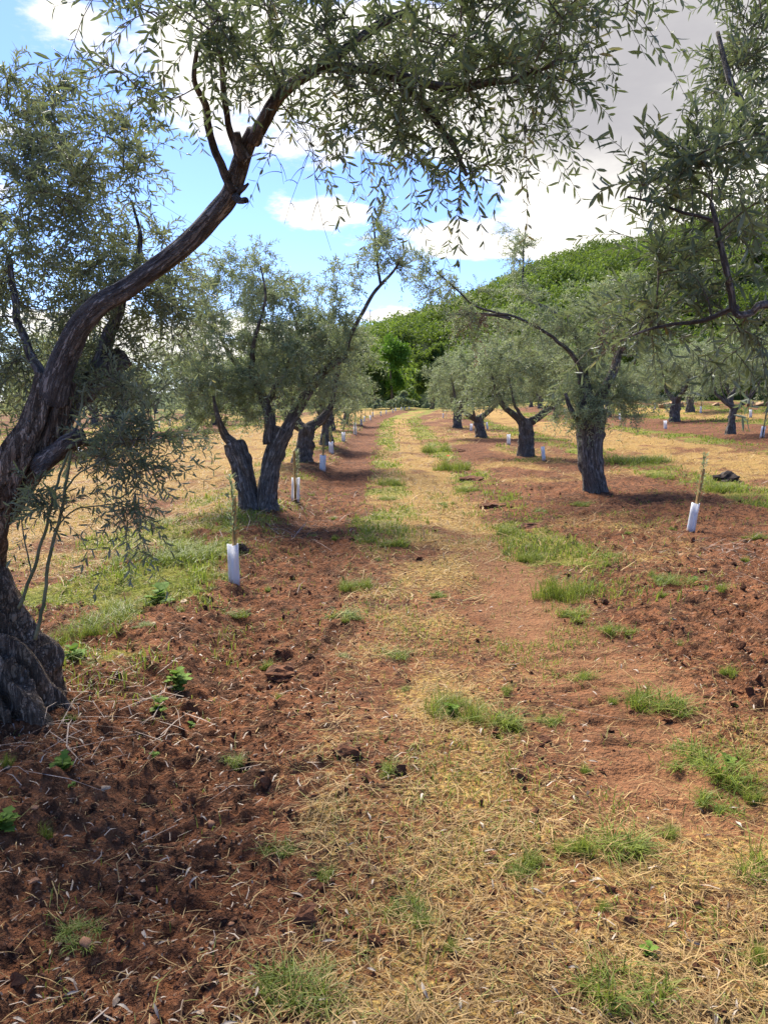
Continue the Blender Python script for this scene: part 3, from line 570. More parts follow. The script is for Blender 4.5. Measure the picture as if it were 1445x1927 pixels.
T2.limb('limb', PX([(470, 720), (480, 640), (500, 560), (490, 500)], [d2 + .1, d2 - .4, d2 - .7, d2 - .8]), np.array([6, 3.5, 2.2, 1.2]) * k2, 10, 40, seed=47)
kw2 = dict(leaf_len=0.066, leaf_w=0.0155, spray_len=0.32, pairs=9)
T2.crown(r, [EL(590, 640, 80, 65, d2, .9, 40), EL(540, 690, 90, 75, d2 - .3, .8, 42), EL(470, 600, 110, 80, d2, 1.0, 44), EL(410, 680, 80, 90, d2, .8, 34), EL(400, 770, 60, 60, d2, .6, 16), EL(395, 725, 50, 45, d2 - .35, .4, 14), EL(520, 550, 90, 60, d2, .9, 26), EL(480, 500, 60, 40, d2, .6, 9),
             EL(360, 600, 60, 70, d2 + .3, .7, 14), EL(625, 600, 50, 45, d2 - .1, .5, 14), EL(640, 530, 40, 45, d2 - .2, .4, 7), EL(705, 440, 45, 50, d2 - .2, .4, 9), EL(740, 480, 40, 45, d2 - .4, .4, 8), EL(510, 770, 60, 40, d2 + .3, .5, 14), EL(400, 520, 60, 55, d2 - .2, .6, 12), EL(335, 700, 55, 75, d2 + .2, .6, 12), EL(340, 790, 45, 35, d2 + .2, .5, 6)],
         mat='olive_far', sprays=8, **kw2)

# --- first tree of the right row
r = np.random.default_rng(14); b3 = gp(1115, 928); d3 = b3[1] / ray(1115, 928)[1]; k3 = d3 / F
T3 = Tree(b3, 'olive tree with a straight dark trunk in the right row, long thin boughs spreading left')
T3.limb('trunk', PX([(1117, 955), (1116, 925), (1113, 880), (1111, 830), (1112, 790)], d3), np.array([26, 22, 22, 23, 26]) * k3, 30, 70, rough=.07, lobes=.10, seed=5, flare=.2, knots=.12)
T3.limb('limb', PX([(1105, 800), (1095, 730), (1085, 680), (1040, 635), (980, 600), (900, 578), (860, 545), (820, 510)], np.linspace(d3, d3 - 1.3, 8)), np.array([12, 7.5, 4.6, 3, 2.3, 1.8, 1.5, 1]) * k3, 10, 70, seed=15)
T3.limb('limb', PX([(1120, 800), (1135, 740), (1160, 680), (1190, 620)], np.linspace(d3, d3 + .4, 4)), np.array([14, 10, 8, 5]) * k3, 12, 40, seed=25)
T3.limb('limb', PX([(1112, 795), (1105, 720), (1085, 640), (1040, 585), (990, 555), (985, 480), (990, 420)], np.linspace(d3, d3 + .9, 7)), np.array([11, 7, 5, 3.4, 2.6, 1.8, 1.0]) * k3, 10, 60, seed=35)
T3.limb('limb', PX([(960, 598), (900, 590), (840, 592)], [d3 - .8, d3 - .8, d3 - .8]), np.array([3, 2.4, 1.5]) * k3, 8, 24, seed=36)
T3.limb('limb', PX([(1110, 810), (1080, 780), (1065, 740)], [d3, d3 - .3, d3 - .4]), np.array([7, 5, 3]) * k3, 8, 24, seed=37)
T3.crown(r, [EL(1090, 640, 90, 80, d3, .9, 42), EL(1170, 600, 70, 80, d3 + .2, .9, 30), EL(1085, 765, 55, 50, d3 - .2, .5, 26), EL(1190, 755, 50, 55, d3 + .1, .5, 24), EL(1215, 650, 50, 60, d3 + .3, .5, 14), EL(1010, 600, 80, 60, d3 - .3, .7, 22), EL(900, 590, 60, 50, d3 - .8, .5, 14), EL(840, 545, 35, 45, d3 - 1.2, .4, 8), EL(805, 505, 30, 32, d3 - 1.3, .3, 7),
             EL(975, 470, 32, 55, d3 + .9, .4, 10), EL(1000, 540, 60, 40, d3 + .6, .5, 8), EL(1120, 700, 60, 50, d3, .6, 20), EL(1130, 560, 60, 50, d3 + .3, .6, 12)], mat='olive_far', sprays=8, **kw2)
T3.crown(r, [EL(1135, 650, 45, 35, d3 - .6, .3, 6), EL(880, 620, 35, 30, d3 - .9, .3, 4)], mat='dead', sprays=7, name='dry_leaves', **kw2)

# --- the smaller trees of the rows
def grove_tree(base, label, seed, lean=0.0, h=3.4, w=1.75, forks=2, leafs=30, rz=0.0, th=0.85):
    r = np.random.default_rng(seed); base = np.asarray(base); t = Tree(base, label, rz=rz); P = lambda *q: base + np.array(q)
    fh = r.uniform(.75, 1.05)
    t.limb('trunk', [P(-lean * .1, 0, -.15), P(0, 0, .1), P(lean * .5, .02, fh * .55), P(lean, 0, fh)], np.array([.30, .26, .21, .21]) * th, 22, 40, rough=.12, lobes=.25, seed=seed, flare=.45, knots=.4)
    a0 = r.uniform(-.4, .4); ells = []
    for q in range(forks + 2):
        main = q < forks; a = a0 + (math.pi * q if main else r.uniform(0, 6.28)); ra = w * (.52 if main else .4); zz = h * r.uniform(.55, .68)
        e = P(lean + math.cos(a) * ra, math.sin(a) * ra * .8, zz)
        t.limb('limb', [P(lean, 0, fh - .12), P(lean + math.cos(a) * ra * .45, math.sin(a) * ra * .35, fh + .18), P(lean + math.cos(a) * ra * .75, math.sin(a) * ra * .6, fh + .55), e],
               np.array([.15, .11, .075, .03] if main else [.09, .06, .04, .02]) * th, 12, 26, seed=seed + q, rough=.12, knots=.3)
        ells.append((e + np.array([0, 0, .25]), (w * .55, w * .55, h * .2), leafs))
    ells += [(P(lean, 0, h * .62), (w * .8, w * .8, h * .26), int(leafs * 1.6)), (P(lean, 0, h * .84), (w * .45, w * .45, h * .15), leafs // 2), (P(lean - w * .7, 0, h * .42), (w * .35, w * .4, h * .16), leafs // 2), (P(lean + w * .7, 0, h * .42), (w * .35, w * .4, h * .16), leafs // 2)]
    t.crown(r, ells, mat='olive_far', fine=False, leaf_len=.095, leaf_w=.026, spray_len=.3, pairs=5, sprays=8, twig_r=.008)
    return t
def copy_tree(t, base, label, rz, s):
    c = t.root.copy(); COL.objects.link(c); c.location = base; c.rotation_euler = (0, 0, rz); c.scale = (s, s, s * 1.02); c['label'] = label
    for ch in t.root.children:
        d = ch.copy(); COL.objects.link(d); d.parent = c
    return c
g1 = grove_tree(gp(990, 858), 'olive tree with a wide forked mossy trunk, second in the right row', 31, 0.0, 3.9, 2.1, 2, 42)
g2 = grove_tree(gp(908, 824), 'leaning olive tree with round grey crown, third in the right row', 32, -.28, 4.0, 1.95, 2, 38, 0)
g3 = grove_tree(gp(568, 872), 'olive tree with knotted double trunk just behind the twin stemmed tree', 33, .1, 3.6, 1.6, 3, 32)
g4 = grove_tree(gp(1372, 818), 'slim forked olive tree on the right slope, one stem leaning right', 37, .12, 3.9, 1.9, 2, 26, 0, .55)
def rowpt(u, y): x = u + float(bend(np.array(y))); return np.array([x, y, float(land(x, y))])
cp = [(g1, gp(860, 805), 'olive tree hiding the end of the right row beside the track', 2.1, 1.0), (g2, rowpt(4.9, 57), 'farthest visible olive tree in the right row', 1.0, .9),
      (g3, gp(612, 838), 'third olive tree of the left row, dark forked trunk', 1.3, .9), (g1, rowpt(-2.6, 37), 'fourth olive tree of the left row beside the guards', 4.0, .85), (g2, rowpt(-2.5, 46), 'fifth olive tree of the left row, pale loose crown', 3.6, .85),
      (g1, gp(1298, 776), 'small olive tree on the right slope near the ochre boulders', 1.2, .95), (g2, gp(1045, 780), 'olive tree showing its trunk between the second and first trees of the right row', 2.0, .95)]
rr = np.random.default_rng(77)
for u, y0, y1, st_, where in ((13.2, 36, 85, 9.5, 'second row to the right'), (22.5, 50, 95, 10, 'third row to the right'), (-10.5, 24, 72, 8.2, 'second row to the left'), (-20, 34, 86, 9, 'third row to the left'), (-30, 46, 94, 8.4, 'fourth row to the left')):
    for q, yy in enumerate(np.arange(y0, y1, st_)):
        nth = ('nearest', 'second nearest', 'third nearest', 'fourth nearest', 'fifth nearest', 'sixth nearest')[q]
        cp.append(((g1, g2, g3)[rr.integers(3)], rowpt(u + rr.uniform(-.5, .5), yy + rr.uniform(-1, 1)), f'{nth} olive tree of the {where}', rr.uniform(0, 6.28), rr.uniform(.9, 1.15)))
for a in cp: copy_tree(*a)

# --- broadleaf trees at the end of the track
def wood_tree(base, label, seed, h, w, mat, tone, name='broadleaf_tree', cat='tree', per=150):
    r = np.random.default_rng(seed); base = np.asarray(base); root = empty(name, base, label, cat, 'trees at the foot of the hill')
    Q, R = smooth_path([(0, 0, -.2), (.1, 0, h * .2), (-.1, .1, h * .45), (0, 0, h * .8)], [.22, .17, .12, .05], 16)
    V, f, t, bk = tube(Q, R, 8, .1, seed=seed); obj('trunk', mesh('trunk', V, [f, t], M['bark_brown'], True, pt={'bk': bk}), None, root)
    n = 9; C = np.stack([r.uniform(-w * .55, w * .55, n), r.uniform(-w * .5, w * .5, n), r.uniform(h * .22, h * .85, n)], 1); C[:, :2] *= (1.15 - C[:, 2:] / h * .7)
    rad = r.uniform(.32, .5, n)[:, None] * np.array([w, w, h * .55]) * .75
    P, D, N, L, W = blob_leaves(r, C, rad, per, 0.30); k = P[:, 2] > .15; rn = np.clip(np.repeat(np.clip(r.normal(tone, .13, n * 7), 0, 1), per) + r.normal(0, .12, len(P)), 0, 1)
    o = obj('crown', leaf_mesh('crown', P[k], D[k], N[k], L[k], W[k], rn[k], M[mat], False), None, root); o['kind'] = 'stuff'; return root
w1 = wood_tree(rowpt(-4.2, 104), 'bright green spring tree above the end of the track', 41, 10.0, 3.6, 'bright', .5)
w2 = wood_tree(rowpt(1.4, 103), 'dark rounded tree filling the end of the track', 42, 7.4, 3.6, 'scrub', .22)
w3 = wood_tree(rowpt(-8.5, 100), 'tall dark tree beyond the left row', 43, 9.0, 3.8, 'scrub', .3)
class _R:
    def __init__(s, r): s.root = r
tl = [(w2, -1.6, 101, 'dark tree left of the rounded one at the track end', .8), (w3, 5.6, 104, 'dark tree behind the last right row olives', .95), (w2, 9.8, 101, 'low dark tree behind the right row', .9), (w3, 14.5, 106, 'tall dark tree at the hill foot right of the track', 1.0),
      (w2, 20, 103, 'dark tree at the hill foot above the second right row', 1.0), (w1, 26, 110, 'light green tree at the hill foot on the right', .8), (w3, 33, 106, 'dark tree at the hill foot behind the right slope', 1.0), (w2, 41, 108, 'round dark tree behind the ochre boulders', 1.1), (w3, 50, 110, 'dark tree at the far right of the hill foot', 1.1),
      (w1, -14, 108, 'light green tree beyond the left row', .7), (w2, -19, 104, 'round dark tree beyond the second left row', .8), (w3, -26, 108, 'dark tree beyond the left field', .65), (w2, -34, 106, 'round tree in the left distance', .8), (w1, -42, 110, 'light green tree in the left distance', .65), (w3, -52, 108, 'dark tree at the far left of the field edge', .7)]
for q, (src, u, y, lb, s) in enumerate(tl):
    copy_tree(_R(src), rowpt(u - 4.5, y), lb, 1.7 * q, s)
# pale shrubs before the dark trees
r = np.random.default_rng(44)
sh = empty('shrub', rowpt(-1.9, 93), 'pale silvery shrub before the dark trees at the track end', 'shrub', 'pale shrubs at the track end')
P, D, N, L, W = blob_leaves(r, np.array([[0, 0, .9], [1.2, .3, .7], [-1.0, 0, .6], [.3, 0, 1.6]]), np.array([[1.0, .8, .8], [.9, .7, .6], [.9, .7, .6], [.5, .5, .7]]), 90, .2)
o = obj('foliage', leaf_mesh('foliage', P, D, N, L, W, r.random(len(P)), M['olive_far'], False), None, sh); o['kind'] = 'stuff'
for u, y, lb, s in ((-5.0, 95, 'small pale shrub left of the silvery one at the track end', .6), (1.0, 97, 'low pale shrub at the very end of the track', .55)):
    copy_tree(_R(sh), rowpt(u, y), lb, 1.0, s)

# ------------------------------------------------------------------ power line
def pole(base, h, label):
    p = empty('utility_pole', base, label, 'utility pole', 'poles of the power line')
    Q = np.array([[0, 0, -.5], [0, 0, h * .5], [0, 0, h]]); V, f, t, bk = tube(Q, np.array([.16, .13, .10]), 10, 0); obj('post', mesh('post', V, [f, t], M['pole'], True), None, p)
    Q = np.array([[-.8, 0, h - .5], [0, 0, h - .5], [.8, 0, h - .5]]); V, f, t, bk = tube(Q, np.array([.06, .06, .06]), 6, 0); obj('crossarm', mesh('crossarm', V, [f, t], M['pole']), None, p)
    return p
pa = np.array([-4.1, 236, float(hillz(-4.1, 236))]); pb = np.array([-14.5, 25, float(land(-14.5, 25))])
pole(pa, 11, 'wooden utility pole standing on the ridge left of the hill'); pole(pb, 12.3, 'wooden utility pole hidden among the trees of the left field')
for sx, lb in ((-.75, 'upper thin power line sagging across the sky to the ridge pole'), (.75, 'lower thin power line sagging across the sky to the ridge pole')):
    t = np.linspace(0, 1, 40)[:, None]; Q = (pa + (sx, 0, 10.6)) * (1 - t) + (pb + (sx, 0, 11.9)) * t - np.array([0, 0, 2.2]) * 4 * t * (1 - t)
    V, f, tt, bk = tube(Q, np.full(40, .009), 5, 0); tag(obj('power_line', mesh('power_line', V, [f, tt], M['dark_rod'])), lb, 'power line', 'wires of the power line')

# ------------------------------------------------------------------ tree guards, stakes and saplings
def guard_mesh(gap, wpx=.047, h=.36, square=.25):
    n = 22; a = np.linspace(gap / 2, 2 * math.pi - gap / 2, n) - math.pi / 2
    q = 1 + square * (np.abs(np.cos(2 * a)) - .5) * .35; cx, cy = np.cos(a) * wpx * q, np.sin(a) * wpx * q
    rings = []
    for k_, (zz, s) in enumerate([(-.04, 1.03), (.12, 1.0), (.24, .985), (h, 1.0)]):
        for inn in (1, .93): rings.append(np.stack([cx * s * inn, cy * s * inn, 0 * cx + zz + (.006 * np.sin(a * 2 + 1) if k_ == 3 else 0)], 1))
    V = np.vstack(rings); F_ = []; m = n if gap < .01 else n - 1
    for k_ in range(3):
        for j in range(m):
            jn = (j + 1) % n
            F_.append([2 * k_ * n + j, 2 * k_ * n + jn, (2 * k_ + 2) * n + jn, (2 * k_ + 2) * n + j]); F_.append([(2 * k_ + 1) * n + jn, (2 * k_ + 1) * n + j, (2 * k_ + 3) * n + j, (2 * k_ + 3) * n + jn])
    for j in range(m): jn = (j + 1) % n; F_.append([6 * n + j, 6 * n + jn, 7 * n + jn, 7 * n + j])
    if gap >= .01:
        for k_ in range(3):
            for j in (0, n - 1): F_.append([2 * k_ * n + j, (2 * k_ + 1) * n + j, (2 * k_ + 3) * n + j, (2 * k_ + 2) * n + j])
    return mesh('tube', V, [np.array(F_)], M['guard'], True)
GM = [guard_mesh(0), guard_mesh(1.1, .062), guard_mesh(0, .058, .34, .9)]
def stake_mesh(w, h, mat):
    z = [(-.2, 1), (h - .02, 1), (h, .85)]; V = np.array([[sx * w * s, sy * w * .8 * s, zz] for zz, s in z for sx, sy in ((-.5, -.5), (.5, -.5), (.5, .5), (-.5, .5))])
    Fq = [[k * 4 + j, k * 4 + (j + 1) % 4, k * 4 + 4 + (j + 1) % 4, k * 4 + 4 + j] for k in (0, 1) for j in range(4)] + [[8, 9, 10, 11]]
    return mesh('stake', V, [np.array(Fq)], mat)
SM = {'tall': stake_mesh(.036, .78, M['wood']), 'mid': stake_mesh(.03, .62, M['wood']), 'rod': stake_mesh(.022, .75, M['dark_rod'])}
def sapling_meshes(seed, h):
    r = np.random.default_rng(seed); Q, R = smooth_path([(0, 0, 0), (.01, 0, h * .5), (.0, .01, h)], [.006, .0045, .002], 10); V, f, t, bk = tube(Q, R, 6, .02)
    st_ = mesh('stem', V, [f, t], M['shoot'], True); n = 120; s = r.uniform(.45, 1, n) * h; a = r.uniform(0, 6.28, n)
    P = np.stack([.006 * np.cos(a), .006 * np.sin(a), s], 1); D = np.stack([np.cos(a), np.sin(a), r.uniform(.6, 1.8, n)], 1); N = np.stack([-np.cos(a), -np.sin(a), 0 * a + .8], 1)
    P[60:] += nrm(D[60:]) * .07 * (1.15 - s[60:, None] / h)
    return st_, leaf_mesh('foliage', P, D, N, r.uniform(.04, .065, n), r.uniform(.011, .015, n), r.random(n), M['olive_far'], True)
SAP = [sapling_meshes(61, .95), sapling_meshes(62, .8)]
ORD = ('nearest second third fourth fifth sixth seventh eighth ninth tenth eleventh twelfth thirteenth fourteenth fifteenth sixteenth seventeenth eighteenth').split()
rg = np.random.default_rng(19)
def guard(p, label, kind=0, stake='tall', tilt=None, rz=None, sap=0, sap_label=None, s=1.0, soff=(.0, .03), group='white tree guards'):
    p = np.array(p); p[2] = land(p[0], p[1]); rz = rg.uniform(-.6, .6) if rz is None else rz
    tx, ty = tilt if tilt else (rg.normal(0, .06), rg.normal(0, .06))
    e = empty('tree_guard', p, label, 'tree guard', group, rz); e.rotation_euler = (ty, tx, rz); e.scale = (s, s, s); obj('tube', GM[kind], None, e)
    if stake: obj('stake', SM[stake], None, e, (soff[0], soff[1], 0)).rotation_euler = (rg.normal(0, .03), rg.normal(0, .03), .3)
    if sap is not None:
        q = empty('olive_sapling', p + np.array([.01, -.012, .0]), sap_label or 'olive sapling inside the ' + label, 'sapling', 'young olive saplings')
        q.rotation_euler = (ty, tx, rz); obj('stem', SAP[sap][0], None, q); f_ = obj('foliage', SAP[sap][1], None, q); f_['kind'] = 'stuff'
left = [gp(441, 1096), gp(556, 945), gp(607, 887), gp(624, 854), gp(646, 831)]
for q in range(5, 18):
    yy = 7.0 + 5.3 * q; left.append(rowpt(-1.45 + (.0, .14, -.1, .05)[q % 4], yy))
for q, p in enumerate(left):
    lb = {0: 'smooth white guard tube nearest on the left of the track', 1: 'open white guard wrapped round its stake beside the twin stemmed tree'}.get(q, f'{ORD[q]} white guard from the front along the left furrow')
    guard(p, lb, 1 if q == 1 else (0 if q == 0 else int(rg.integers(0, 3))), 'tall' if q < 3 else 'mid', (-.015, 0) if q == 0 else None, 0 if q < 2 else None, 1 if q else 0,
          ('olive sapling in the ' if True else '') + ('smooth nearest guard on the left' if q == 0 else 'open guard beside the twin stemmed tree' if q == 1 else f'{ORD[q]} guard from the front on the left'), 1.0, (0, 0) if q == 1 else (.0, .03))
right = [(1299, 1003, 'white guard leaning left with a tall sapling in the right row', 0, 'tall', (.12, .0)), (1023, 868, 'white guard between the first and second trees of the right row', 0, None, None), (957, 838, 'white guard just left of the wide forked trunk', 2, None, None), (886, 811, 'white guard left of the leaning tree in the right row', 2, None, None),
         (834, 787, 'white guard far along the right row by the last tree', 0, 'mid', None), (917, 808, 'white guard half hidden behind the leaning trunk', 0, None, None), (1252, 807, 'white guard on the right slope beyond the straight trunk', 2, None, None), (1433, 825, 'wide white guard with dark rod at the right edge', 1, 'rod', None),
         (1412, 786, 'white guard high on the right slope under the trees', 2, 'mid', None), (1318, 778, 'small white guard beside the small tree on the slope', 0, 'mid', None), (1232, 770, 'tiny white guard far on the right slope below the boulders', 0, 'mid', None), (1166, 790, 'white guard glimpsed right of the straight trunk', 2, None, None), (1062, 778, 'white guard glimpsed behind the first tree of the right row', 0, None, None), (1026, 775, 'white guard glimpsed beyond the forked tree', 0, None, None)]
for px, py, lb, kd, stk, tl_ in right:
    guard(gp(px, py), lb, kd, stk, tl_, 0 if kd < 2 else None, 0 if px in (1299, 834) else (1 if stk else None), 'olive sapling in the ' + lb.replace('white ', ''), 1.0, (.02, .01))
for px, py, lb in ((343, 836, 'white guard across the left straw field'), (300, 806, 'small white guard by a trunk far left'), (152, 868, 'white guard glimpsed through the leaves of the big tree'), (320, 800, 'tiny white guard in the far left rows')):
    guard(gp(px, py), lb, 0, 'mid' if px == 343 else None, None, None, 1 if px == 343 else None, 'olive sapling in the guard across the left straw field')

# ------------------------------------------------------------------ boulders, mounds, stones, clods
def ico(sub):
    import bmesh
    b = bmesh.new(); bmesh.ops.create_icosphere(b, subdivisions=sub, radius=1); V = np.array([v.co[:] for v in b.verts]); Fc = np.array([[v.index for v in f.verts] for f in b.faces]); b.free(); return V, Fc
I1, I2, I3 = ico(1), ico(2), ico(3)
def lump(tpl, seed, amp, flat, freq=1.3):
    V, Fc = tpl; n = V * (1 + amp * vn3(V[:, 0] * freq + seed, V[:, 1] * freq, V[:, 2] * freq, seed) + amp * .5 * vn3(V[:, 0] * 3 + seed, V[:, 1] * 3, V[:, 2] * 3, seed + 1))[:, None]
    rq = np.random.default_rng(seed); 
    for _ in range(12):
        a = rdir(rq, 1)[0]; n = n - np.maximum(0, n @ a - rq.uniform(.38, .8))[:, None] * a
    return n * np.array([1, .8, flat]), Fc
STONE = [mesh('stone', *[(v, [f]) for v, f in [lump(I2, 200 + q, .35, .55)]][0], M['stone' if q % 2 else 'redstone'], q % 3 == 0) for q in range(8)]
r = np.random.default_rng(51)
def put_stone(p, s, q, label, group, rise=.25):
    o = obj('stone', STONE[q % 8], None, None, (p[0], p[1], p[2] + s * rise)); o.scale = (s, s, s * r.uniform(.8, 1.1)); o.rotation_euler = (r.uniform(-.3, .3), r.uniform(-.3, .3), r.uniform(0, 6.28)); tag(o, label, 'stone', group)
for q, (px, py, wpx, lb) in enumerate([(346, 1139, 26, 'rounded buff stone among the grass left of the furrow'), (396, 1133, 14, 'pale stone near the nearest left guard'), (290, 1182, 13, 'buff stone below the rounded one on the left bank'), (404, 1250, 16, 'pale stone above the leafy weed on the left bank'),
                                       (226, 1247, 16, 'flat pale stone on the red earth near the gnarled trunk'), (393, 1175, 12, 'bluish white stone on the edge of the furrow'), (1428, 1296, 18, 'round reddish stone at the right edge'), (1320, 1075, 20, 'flat buff stone on the right bank'), (1383, 1142, 16, 'buff stone at the right edge among rubble'),
                                       (1285, 1043, 24, 'flat pale slab below the leaning guard'), (1298, 1075, 15, 'small flat stone below the pale slab'), (1292, 1012, 12, 'pale stone at the foot of the leaning guard'), (318, 1838, 24, 'grey stone in the dark soil at the bottom'), (495, 1474, 12, 'small bluish white pebble beside the straw'), (160, 1800, 30, 'red brown stone in the dug soil at bottom left'), (90, 1465, 18, 'orange stone near the small weed at left'), (65, 1550, 20, 'ochre stone by the left edge')]):
    p = gp(px, py); d = np.linalg.norm(p - CAM); put_stone(p, wpx * d / F / 2, q + (1 if q < 13 else 0), lb, 'larger stones on the ground')
def where(x, y):
    side = 'left dug soil' if x < -.35 else 'straw track' if x < 1.7 else 'right stony soil'
    return side + (' near the camera' if y < 3.2 else ' a few steps ahead' if y < 5.5 else ' farther up')
cnt = 0
while cnt < 230:
    y = 1.7 + 9 * r.random() ** 1.6; x = r.uniform(-.62, .62) * (y + .3); s_, g_, t_ = zones(np.array([x]), np.array([y])); u = x - 0
    if s_[0] + .5 * g_[0] > .25 or (u > -.4 and u < 1.9 and r.random() > .1): continue
    z = float(land(x, y)); k_ = int(r.integers(8)); put_stone((x, y, z), r.choice([.009, .012, .016, .022, .03], p=[.3, .3, .22, .13, .05]), k_, f"small {('reddish', 'pale')[k_ % 2 == 1]} broken stone on the {where(x, y)}", 'small stones scattered on the soil'); cnt += 1
for q, (px, py, s) in enumerate([(1262, 752, .6), (1275, 760, .4), (1240, 757, .36), (1430, 752, .55), (1405, 748, .4), (1340, 757, .3)]):
    p = gp(px, 778); dd = 50; p = np.array([(px - CX) / F * dd, dd, 0]); p[2] = land(p[0], p[1])
    v, f = lump(I3, 230 + q, .35, .6); o = obj('boulder', mesh('boulder', v, [f], M['boulder'], True), None, None, (p[0], p[1], p[2] + s * .25)); o.scale = (s * 1.3, s, s); o.rotation_euler[2] = q
    tag(o, ('largest ochre boulder on the rubble bank beyond the small tree', 'ochre boulder leaning against the largest one', 'low ochre boulder left of the largest one', 'big boulder at the right edge of the rubble bank', 'pale boulder behind the slope guards', 'small boulder between the two boulder heaps')[q], 'boulder', 'boulders on the right slope')
def mound(px, py, wm, hm, seed, label, name='soil_mound', mat='clod', cat='soil mound'):
    p = gp(px, py); r_ = np.random.default_rng(seed); v, f = I3; k = v * (1 + .3 * vn3(v[:, 0] * 2 + seed, v[:, 1] * 2, v[:, 2] * 2, seed)[:, None]); k *= (1 + .22 * vn3(v[:, 0] * 7, v[:, 1] * 7, v[:, 2] * 7, seed + 3)[:, None]); k[:, 2] = np.where(k[:, 2] < 0, k[:, 2] * .3, k[:, 2])
    o = obj(name, mesh(name, k * np.array([wm / 2, wm * .42, hm]), [f], M[mat], False, fc={'rnd': r_.random(len(f))}), None, None, p); tag(o, label, cat, 'heaps of turned soil')
mound(1367, 905, .50, .14, 301, 'black clod of turned soil in the grass right of the leaning guard', mat='black_soil_and_shade')
mound(455, 1040, .14, .07, 302, 'small black lump standing in for the shadow beside the nearest left guard', mat='black_soil_and_shade')  # added lump, its black colour stands in for the guard's shadow
mound(888, 905, .5, .06, 303, 'ridge of dug red earth beside the grass verge'); mound(925, 955, .4, .07, 304, 'dark heap of earth on the right verge of the track'); mound(1000, 995, .4, .06, 305, 'heap of crumbled earth below the right verge'); mound(870, 850, .5, .06, 306, 'low ridge of red earth farther along the right verge')
mound(530, 1275, .22, .05, 307, 'small heap of crumbled earth in the left furrow'); mound(650, 1395 + 30, .0001 + .14, .03, 308, 'flat dark clod at the straw edge')

def scatter(n, f, seed, k0=.66, y0=1.5, y1=12, pw=2.0):
    """places on the ground, thinning with distance, kept with probability f(x, y)"""
    r_ = np.random.default_rng(seed); y = y0 + (y1 - y0) * r_.random(n) ** pw; x = r_.uniform(-k0, k0, n) * (y + .4); k = r_.random(n) < f(x, y); x, y = x[k], y[k]
    return np.stack([x, y, land(x, y)], 1), r_
def soilness(x, y):
    s_, g_, t_ = zones(x, y); return np.clip(1 - 1.5 * s_ - .8 * g_ - 1.2 * t_, 0.0, 1)
def clods(name, n, tpl, smin, smax, seed, y1, pw, label):
    p, r_ = scatter(n, soilness, seed, y1=y1, pw=pw); m = len(p); s = smin + (smax - smin) * r_.random(m) ** 3.5
    vs = [lump(tpl, seed + q, .75, .75, 2.1)[0] for q in range(8)]; T = np.stack(vs)[r_.integers(8, size=m)]; a = r_.uniform(0, 6.28, m); c, sn = np.cos(a)[:, None], np.sin(a)[:, None]
    V = np.stack([T[..., 0] * c - T[..., 1] * sn, T[..., 0] * sn + T[..., 1] * c, T[..., 2]], -1) * s[:, None, None] * r_.uniform(.55, 1.25, (m, 1, 3)) + (p + np.stack([0 * s, 0 * s, s * .25], 1))[:, None]
    nf = len(tpl[1]); Fc = (tpl[1][None] + (np.arange(m) * T.shape[1])[:, None, None]).reshape(-1, 3)
    tag(obj(name, mesh(name, V.reshape(-1, 3), [Fc], M['clod'], False, fc={'rnd': np.repeat(r_.random(m), nf)})), label, 'soil', kind='stuff')
clods('soil_crumbs', 30000, I1, .004, .018, 401, 14, 2.2, 'loose crumbs of red brown soil strewn over the dug ground')
clods('soil_clods', 3800, I2, .010, .042, 402, 16, 1.8, 'lumpy clods of red brown soil turned up along the furrows')

# ------------------------------------------------------------------ straw, litter, grass
def strands(name, n, f, seed, y1, pw, lmin, lmax, w, mat, label, lift=.012, cat='straw', k0=.66):
    p, r_ = scatter(n, f, seed, k0=k0, y1=y1, pw=pw); m = len(p); a = r_.uniform(0, 6.28, m); D = np.stack([np.cos(a), np.sin(a), r_.normal(.05, .22, m)], 1); L = (lmin + (lmax - lmin) * 1.7 * r_.random(m) ** 2.2) * (1 + .03 * p[:, 1])
    W = w * r_.uniform(.6, 1.4, m) * (1 + .10 * p[:, 1]); D = nrm(D); S = nrm(np.cross(D, [0, 0, 1])); kn = r_.normal(0, .25, (m, 1)); p = p + np.array([0, 0, 1]) * (r_.random((m, 1)) * lift + .002)
    mid = p + D * L[:, None] * .5 + S * kn * L[:, None] * .4 + np.array([0, 0, 1]) * (r_.random((m, 1)) * lift * .7); tip = p + D * L[:, None]
    V = np.stack([p - S * W[:, None] / 2, p + S * W[:, None] / 2, mid + S * W[:, None] / 2, mid - S * W[:, None] / 2, tip], 1).reshape(-1, 3); o = (np.arange(m) * 5)[:, None]
    rn = np.clip(r_.normal(.5, .28, m), 0, .98)
    return tag(obj(name, mesh(name, V, [o + np.array([0, 1, 2, 3]), o + np.array([3, 2, 4])], M[mat], False, fc={'rnd': np.tile(rn, 2)})), label, cat, kind='stuff')
strands('dry_straw', 210000, lambda x, y: np.clip(zones(x, y)[0] * (.75 + .7 * fbm2(x * 3, y * 3, 3, 19)) + .05, 0, 1), 501, 16, 2.0, .02, .09, .0022, 'straw', 'dry mown straw lying over the middle of the track')
strands('field_straw', 60000, lambda x, y: np.clip(zones(x, y)[0], 0, 1) * (y > 6), 502, 40, 1.2, .06, .16, .005, 'straw', 'yellow dry straw over the fields on both sides', .02)
strands('twig_litter', 16000, lambda x, y: np.clip(np.exp(-((x + 1.6) / .8) ** 2 - ((y - 10.6) / 1.6) ** 2) * .9 + np.exp(-((x + 1.45) / .35) ** 2 - ((y - 3.5) / .5) ** 2) + .8 * np.exp(-((x - 3.9) / .8) ** 2 - ((y - 7.6) / .6) ** 2) + .012 * soilness(x, y), 0, 1), 503, 15, 1.0, .06, .28, .0035, 'dry_twig', 'grey dry prunings and twigs lying under the trees', .03, 'twigs')
